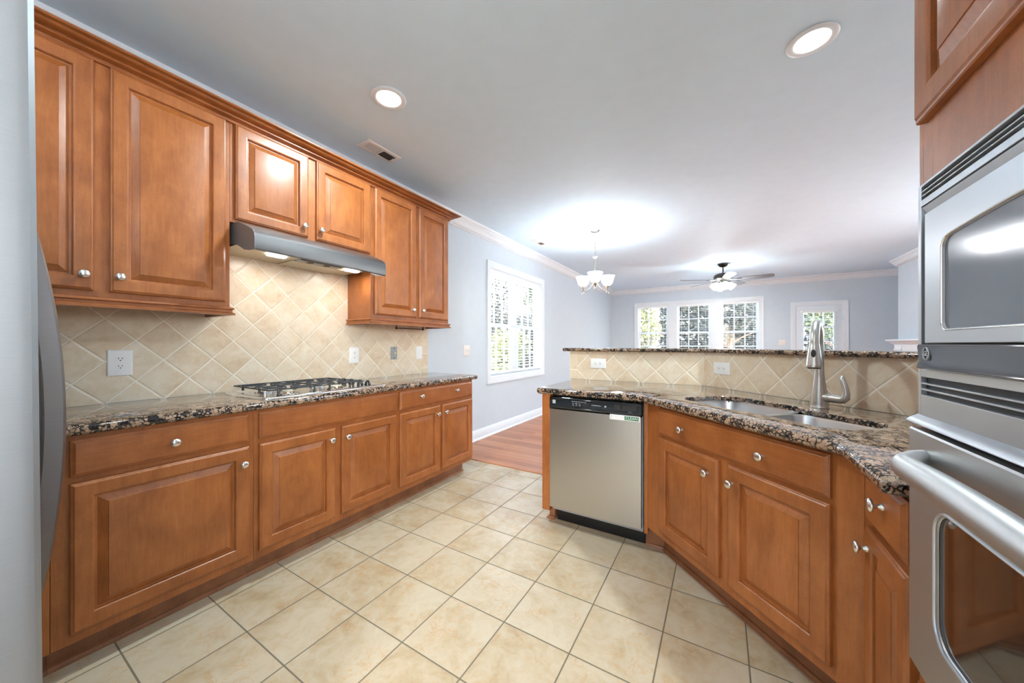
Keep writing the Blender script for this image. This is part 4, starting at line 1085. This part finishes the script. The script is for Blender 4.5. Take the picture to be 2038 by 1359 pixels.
# ================================================================== ceiling fittings
def can(x, y, label, power=P_CAN):
    g = thing('recessed_light', label, 'ceiling light', (x, y, CEIL-0.02), 'recessed ceiling lights')
    mb = MB(); mb.lathe([(0.072, -0.0005), (0.102, -0.0005), (0.104, -0.004), (0.098, -0.008), (0.080, -0.010), (0.072, -0.006)], (x, y, CEIL), n=40, cap0=False, cap1=False)
    mb.build('trim_ring', M['white'], g, angle=60)
    mb = MB(); mb.lathe([(0.0, -0.0060), (0.04, -0.0058), (0.074, -0.0035), (0.074, -0.0005)], (x, y, CEIL), n=40, cap0=False); mb.build('lens', M['lens'], g)
    ld = bpy.data.lights.new('can_lamp', 'AREA'); ld.shape = 'DISK'; ld.size = 0.13; ld.energy = power; ld.color = CAN_COL
    lo = bpy.data.objects.new('can_lamp', ld); COL.objects.link(lo); lo.location = (x, y, CEIL-0.012)
can(-1.757, 1.448, 'recessed ceiling light on the left, above the counter and hood side')
can(0.393, 2.263, 'recessed ceiling light on the right, above the sink')
can(-1.72, -0.06, 'added recessed fill light behind the camera, above the refrigerator front', 2.0)  # this and the next two cans are added, unseen, to fill the kitchen
can(0.30, 0.20, 'added recessed fill light behind the camera, beside the oven cabinet', 2.0)
can(0.10, -1.45, 'added recessed fill light in the passage behind the camera', 2.0)
def vent(x, y, w, l, label, lever=True):
    """w along x, l along y"""
    g = thing('ceiling_vent', label, 'vent', (x, y, CEIL-0.01))
    z = CEIL
    mb = MB()
    P = Vector((x-w/2, y-l/2, z)); L = []
    for ins, d in ((0, 0.0), (0.0, 0.004), (0.008, 0.009), (0.026, 0.010), (0.027, 0.004)):
        L.append([(x-w/2+ins, y-l/2+ins, z-d), (x+w/2-ins, y-l/2+ins, z-d), (x+w/2-ins, y+l/2-ins, z-d), (x-w/2+ins, y+l/2-ins, z-d)])
    mb.loops(L, cap0=False, cap1=False); mb.box(x-w/2+0.026, x+w/2-0.026, y-0.006, y+0.006, z-0.010, z-0.003); mb.build('frame', M['offwhite'], g, angle=30)
    mb = MB(); mb.box(x-w/2+0.02, x+w/2-0.02, y-l/2+0.02, y+l/2-0.02, z-0.0032, z-0.0005); mb.build('duct_opening', M['slot'], g)
    mb = MB(); n = 10
    for s_ in (-1, 1):
        for i in range(n):
            yc = y+s_*(0.012+(l/2-0.044)*(i+0.5)/n)
            a = math.radians(38)*s_; dy, dz = 0.0058*math.cos(a), 0.0058*math.sin(a)
            mb.loops([[(xx, yc-dy, z-0.006-dz), (xx, yc+dy, z-0.006+dz), (xx, yc+dy, z-0.0052+dz), (xx, yc-dy, z-0.0052-dz)] for xx in (x-w/2+0.026, x+w/2-0.026)])
    mb.build('louvres', M['offwhite'], g, smooth=False)
    if lever:
        mb = MB(); mb.tube([(x+0.01, y+l/2-0.035, z-0.008), (x+0.012, y+l/2-0.030, z-0.022), (x+0.014, y+l/2-0.032, z-0.030)], [0.002, 0.0022, 0.004], 8); mb.build('damper_lever', M['plastic'], g)
vent(-2.305, 1.812, 0.142, 0.305, 'ceiling vent beside the cabinet crown, half its louvres dark')
vent(-2.310, 4.640, 0.125, 0.300, 'small white ceiling vent further back, near the chandelier', False)

# ---- chandelier
cx, cy = -1.440, 4.565
ch = thing('chandelier', 'brushed nickel chandelier with three glowing upturned glass shades', 'chandelier', (cx, cy, 1.9))
mb = MB(); mb.lathe([(0.062, 0.0), (0.064, -0.004), (0.052, -0.014), (0.030, -0.022), (0.010, -0.026), (0.008, -0.04)], (cx, cy, CEIL), n=28); mb.build('canopy', M['lampnickel'], ch)
mb = MB(); zc = CEIL-0.04; k = 0
while zc > 2.46:
    pts = []
    for j_ in range(14):
        a = 2*math.pi*j_/14; ww, hh = 0.011*math.cos(a), 0.022*math.sin(a)
        pts.append((cx+(ww if k % 2 == 0 else 0), cy+(0 if k % 2 == 0 else ww), zc-0.018+hh))
    mb.tube(pts, 0.0024, 6, closed=True); zc -= 0.036; k += 1
mb.tube([(cx+0.004, cy, CEIL-0.03), (cx+0.016, cy+0.01, 2.66), (cx-0.010, cy, 2.56), (cx+0.006, cy, 2.43)], 0.0022, 6)
mb.build('chain', M['lampnickel'], ch)
mb = MB(); mb.lathe([(0.006, 0.46), (0.010, 0.45), (0.034, 0.44), (0.036, 0.43), (0.018, 0.42), (0.014, 0.40), (0.013, 0.18), (0.016, 0.16), (0.028, 0.13), (0.030, 0.11), (0.020, 0.08), (0.012, 0.05), (0.016, 0.035), (0.012, 0.01), (0.0, 0.0)], (cx, cy, 1.965), n=24); mb.build('column', M['lampnickel'], ch, angle=60)
tocam = math.atan2(-cy, -cx)
for i in range(3):
    a = tocam+2*math.pi*i/3; d = Vector((math.cos(a), math.sin(a), 0)); c = Vector((cx, cy, 0)); rr = 0.185
    zs = 2.030
    mb = MB(); pts = [c+d*0.012+Z*2.06]
    for q in range(1, 13):
        t_ = q/12; pts.append(c+d*(0.012+(rr-0.012)*t_)+Z*(2.06-0.105*math.sin(math.pi*min(1, t_*1.0)*0.62)+0.0*t_))
    pe = pts[-1]
    for q in range(1, 15):
        an = q/14*math.radians(400); r_ = 0.026*(1-q/20)
        pts.append(pe+d*(r_*math.sin(an))+Z*(-0.026+r_*math.cos(an)))
    mb.tube(pts, 0.0055, 8); arm = mb.build('arm', M['lampnickel'], ch, angle=60)
    mb = MB(); mb.lathe([(0.006, -0.075), (0.008, -0.06), (0.014, -0.05), (0.010, -0.045), (0.020, -0.030), (0.027, -0.004), (0.027, 0.006)], c+d*rr+Z*zs, n=20); mb.build('cup', M['bronze_cup'], arm)
    mb = MB(); pr = [(0.024, 0.0), (0.050, 0.012), (0.070, 0.040), (0.078, 0.075), (0.084, 0.105), (0.098, 0.128), (0.095, 0.129), (0.081, 0.106), (0.075, 0.075), (0.067, 0.042), (0.048, 0.016), (0.022, 0.004)]
    mb.lathe(pr, c+d*rr+Z*(zs-0.002), n=32, cap0=False, cap1=False); mb.build('glass_shade', M['shade'], arm, angle=60)
    ld = bpy.data.lights.new('chandelier_bulb', 'POINT'); ld.energy = P_CHAND; ld.shadow_soft_size = 0.03; ld.color = (0.94, 0.98, 1.0)
    lo = bpy.data.objects.new('chandelier_bulb', ld); COL.objects.link(lo); lo.location = c+d*rr+Z*(zs+0.085)

# ---- ceiling fan
fxx, fyy = 0.042, 7.69
fn = thing('ceiling_fan', 'dark bronze five-blade ceiling fan with a glowing light kit', 'ceiling fan', (fxx, fyy, 2.3))
mb = MB(); mb.lathe([(0.082, 0.0), (0.084, -0.012), (0.070, -0.040), (0.040, -0.062), (0.018, -0.066)], (fxx, fyy, CEIL), n=28); mb.build('canopy', M['bronze'], fn, angle=50)
mb = MB(); mb.lathe([(0.012, 2.690), (0.012, 2.585), (0.024, 2.580), (0.026, 2.560)], (fxx, fyy, 0), n=16); mb.build('downrod', M['bronze'], fn)
mb = MB(); mb.lathe([(0.03, 2.572), (0.10, 2.568), (0.140, 2.548), (0.157, 2.515), (0.158, 2.490), (0.146, 2.470), (0.10, 2.458), (0.05, 2.452), (0.05, 2.415), (0.062, 2.405), (0.055, 2.385), (0.0, 2.38)], (fxx, fyy, 0), n=36); mb.build('motor_housing', M['bronze'], fn, angle=40)
yaw = 0.54054
for i in range(5):
    th_ = math.radians(-39+72*i)+yaw; d = Vector((math.cos(th_), math.sin(th_), 0)); s2 = Vector((-d.y, d.x, 0)); c = Vector((fxx, fyy, 2.452))
    mb = MB(); L = []
    for r_, w_ in ((0.24, 0.048), (0.30, 0.058), (0.50, 0.066), (0.70, 0.070), (0.755, 0.064), (0.778, 0.040), (0.782, 0.010)):
        p = c+d*r_-Z*0.004; tl = s2*w_-Z*(w_*0.24)
        L.append([p-tl-Z*0.003, p+tl-Z*0.003, p+tl+Z*0.003, p-tl+Z*0.003])
    mb.loops(L); bl = mb.build('blade', M['blade'], fn, angle=40)
    mb = MB(); mb.tube([c+d*0.10+Z*0.008, c+d*0.17-Z*0.006, c+d*0.24-Z*0.009], [0.012, 0.010, 0.012], 8); mb.add([c+d*0.22-s2*0.03-Z*0.015, c+d*0.22+s2*0.03-Z*0.004, c+d*0.30+s2*0.02-Z*0.006, c+d*0.30-s2*0.02-Z*0.014], [(0, 1, 2, 3)])
    mb.build('blade_iron', M['bronze'], bl)
for i in range(4):
    a = math.radians(20+90*i); d = Vector((math.cos(a), math.sin(a), 0)); c = Vector((fxx, fyy, 2.385))+d*0.085
    ax = (d*0.75-Z*0.66).normalized()
    mb = MB(); mb.tube([Vector((fxx, fyy, 2.40))+d*0.03, c+d*0.0, c+ax*0.02], 0.012, 10); fa = mb.build('light_arm', M['bronze'], fn)
    mb = MB(); mb.lathe([(0.022, 0.01), (0.038, 0.022), (0.052, 0.055), (0.060, 0.095), (0.070, 0.118), (0.067, 0.118), (0.057, 0.095), (0.049, 0.055), (0.034, 0.024), (0.018, 0.014)], c, ax, 24, cap0=False, cap1=False); mb.build('glass_shade', M['fanshade'], fa, angle=60)
    ld = bpy.data.lights.new('fan_bulb', 'POINT'); ld.energy = P_FAN; ld.shadow_soft_size = 0.03; ld.color = CAN_COL
    lo = bpy.data.objects.new('fan_bulb', ld); COL.objects.link(lo); lo.location = c+ax*0.075

# ---- fireplace mantel on the chimney breast
mt = thing('fireplace_mantel', 'white fireplace mantel on the chimney breast, shelf end showing past the microwave', 'mantel', (2.70, 7.8, 0))
prof = [(0, 1.316), (0.170, 1.316), (0.172, 1.310), (0.170, 1.292), (0.150, 1.288), (0.128, 1.280), (0.110, 1.262), (0.095, 1.245), (0.080, 1.236), (0.060, 1.232), (0.060, 1.20), (0, 1.20)]
mb = MB(); mb.sweep(prof, [(2.743, 8.90), (2.743, 6.70)], -1 if False else 1); 
# returns
mb2 = MB(); mb2.sweep(prof, [(2.743, 6.72), (2.743, 8.92)], 1); mb2.build('shelf', M['white'], mt, angle=25)
mb = MB(); mb.box(2.685, 2.743, 6.78, 8.90, 1.02, 1.21)
for y0 in (8.60, 6.80): mb.box(2.675, 2.743, y0, y0+0.28, 0.0, 1.20); mb.box(2.665, 2.743, y0-0.01, y0+0.29, 1.130, 1.155)
mb.build('surround', M['white'], mt, bevel=0.004)
mb = MB(); mb.box(2.72, 2.743, 7.15, 8.53, 0.02, 0.98); mb.build('firebox_face', M['slot'], mt)

# ================================================================== outdoors
mb = MB(); mb.box(-40, 40, -20, 50, -0.70, -0.60); struct(mb.build('ground', M['bounce_ground'], smooth=False))
def leaves(mb, c, rx, ry, rz, n, s):
    for _ in range(n):
        while True:
            p = Vector((random.uniform(-1, 1), random.uniform(-1, 1), random.uniform(-1, 1)))
            l = p.length
            if 0.35 < l <= 1: break
        p = Vector((c[0]+p.x*rx, c[1]+p.y*ry, c[2]+p.z*rz))
        a = Vector((random.gauss(0, 1), random.gauss(0, 1), random.gauss(0, 1))).normalized()
        b = a.orthogonal().normalized(); k = s*random.uniform(0.6, 1.3)
        mb.add([p-a*k, p+b*k*0.42+a*k*0.1, p+a*k, p-b*k*0.42+a*k*0.1], [(0, 1, 2, 3)])
def tree(name, label, cat, x, y, h, crown, mat, n, trunk=0.12, s=0.085, low=0.35, group=None):
    g = thing(name, label, cat, (x, y, -0.6), group)
    mb = MB(); top = h*0.8
    mb.tube([(x, y, -0.62), (x+0.1, y, top*0.4), (x-0.05, y+0.1, top*0.8)], [trunk, trunk*0.8, trunk*0.35], 8)
    for i in range(7):
        a = random.uniform(0, 6.28); z0 = top*random.uniform(0.25, 0.7); l = crown*random.uniform(0.5, 0.9)
        mb.tube([(x, y, z0), (x+math.cos(a)*l*0.5, y+math.sin(a)*l*0.5, z0+l*0.35), (x+math.cos(a)*l, y+math.sin(a)*l, z0+l*0.6)], [trunk*0.4, trunk*0.25, trunk*0.08], 6)
    mb.build('trunk', M['bark'], g)
    mb = MB(); k = 9
    for i in range(k):
        a = random.uniform(0, 6.28); r_ = crown*random.uniform(0.0, 0.6); z = h*random.uniform(low, 0.92)
        leaves(mb, (x+math.cos(a)*r_, y+math.sin(a)*r_, z), crown*0.55, crown*0.55, crown*0.5, n//k, s)
    mb.build('foliage', mat, g, smooth=False)
tree('leafy_tree', 'tall green tree outside the right half of the left window', 'tree', -5.9, 12.0, 5.2, 1.4, M['leaf1'], 5200)
tree('leafy_tree', 'dark green tree outside the left half of the left window', 'tree', -9.2, 13.2, 4.2, 1.4, M['leaf2'], 5200)
tree('garden_shrub', 'yellow-green shrub low outside the left window', 'shrub', -4.4, 7.3, 1.5, 0.75, M['leaf3'], 2600, 0.04, 0.06, 0.05)
tree('garden_shrub', 'dark shrub low outside the left window, behind a yellow-green one', 'shrub', -5.2, 9.3, 1.9, 0.9, M['leaf2'], 2600, 0.04, 0.06, 0.05)
specs = [(-2.7, 13.8, 4.6, 1.25, 'leaf3', 'yellow-green tree outside the leftmost far window'),
         (0.2, 14.2, 4.8, 1.25, 'leaf2', 'dark tree outside the middle and rightmost far windows'),
         (3.1, 13.9, 4.4, 1.25, 'leaf1', 'green tree outside the glass of the far door')]
for x, y, hh, cr, mm, lb in specs: tree('leafy_tree', lb, 'tree', x, y, hh, cr, M[mm], 5200, 0.11, 0.08, 0.02, 'trees behind the house')
def hedge(x, y, sx, sy, h, n, label, group=None):
    g = thing('tall_hedge', label, 'hedge', (x, y, -0.6), group)
    mb = MB()
    for _ in range(n):
        p = Vector((x+random.uniform(-sx, sx), y+random.uniform(-sy, sy), -0.6+h*random.random()))
        a = Vector((random.gauss(0, 1), random.gauss(0, 1), random.gauss(0, 1))).normalized(); b = a.orthogonal().normalized(); k = random.uniform(0.09, 0.18)
        mb.add([p-a*k, p+b*k*0.5+a*k*0.1, p+a*k, p-b*k*0.5+a*k*0.1], [(0, 1, 2, 3)])
    mb.build('foliage', M['leaf2'], g, smooth=False)
    mb = MB()
    for j in range(6): mb.tube([(x-sx*0.85+j*sx*0.34, y, -0.62), (x-sx*0.83+j*sx*0.34, y+0.05, -0.6+h*0.85)], [0.06, 0.02], 6)
    mb.build('stems', M['bark'], g)
hedge(-5.9, 19.5, 2.7, 0.6, 5.4, 12000, 'tall dark hedge section at the far left behind the trees')
hedge(0.0, 19.5, 2.7, 0.6, 5.4, 12000, 'tall dark hedge section in the middle behind the trees')
hedge(5.9, 19.5, 2.7, 0.6, 5.4, 12000, 'tall dark hedge section at the far right behind the trees')
hedge(-9.6, 17.2, 2.6, 1.5, 3.4, 9000, 'lower dark hedge seen through the bottom of the left window')
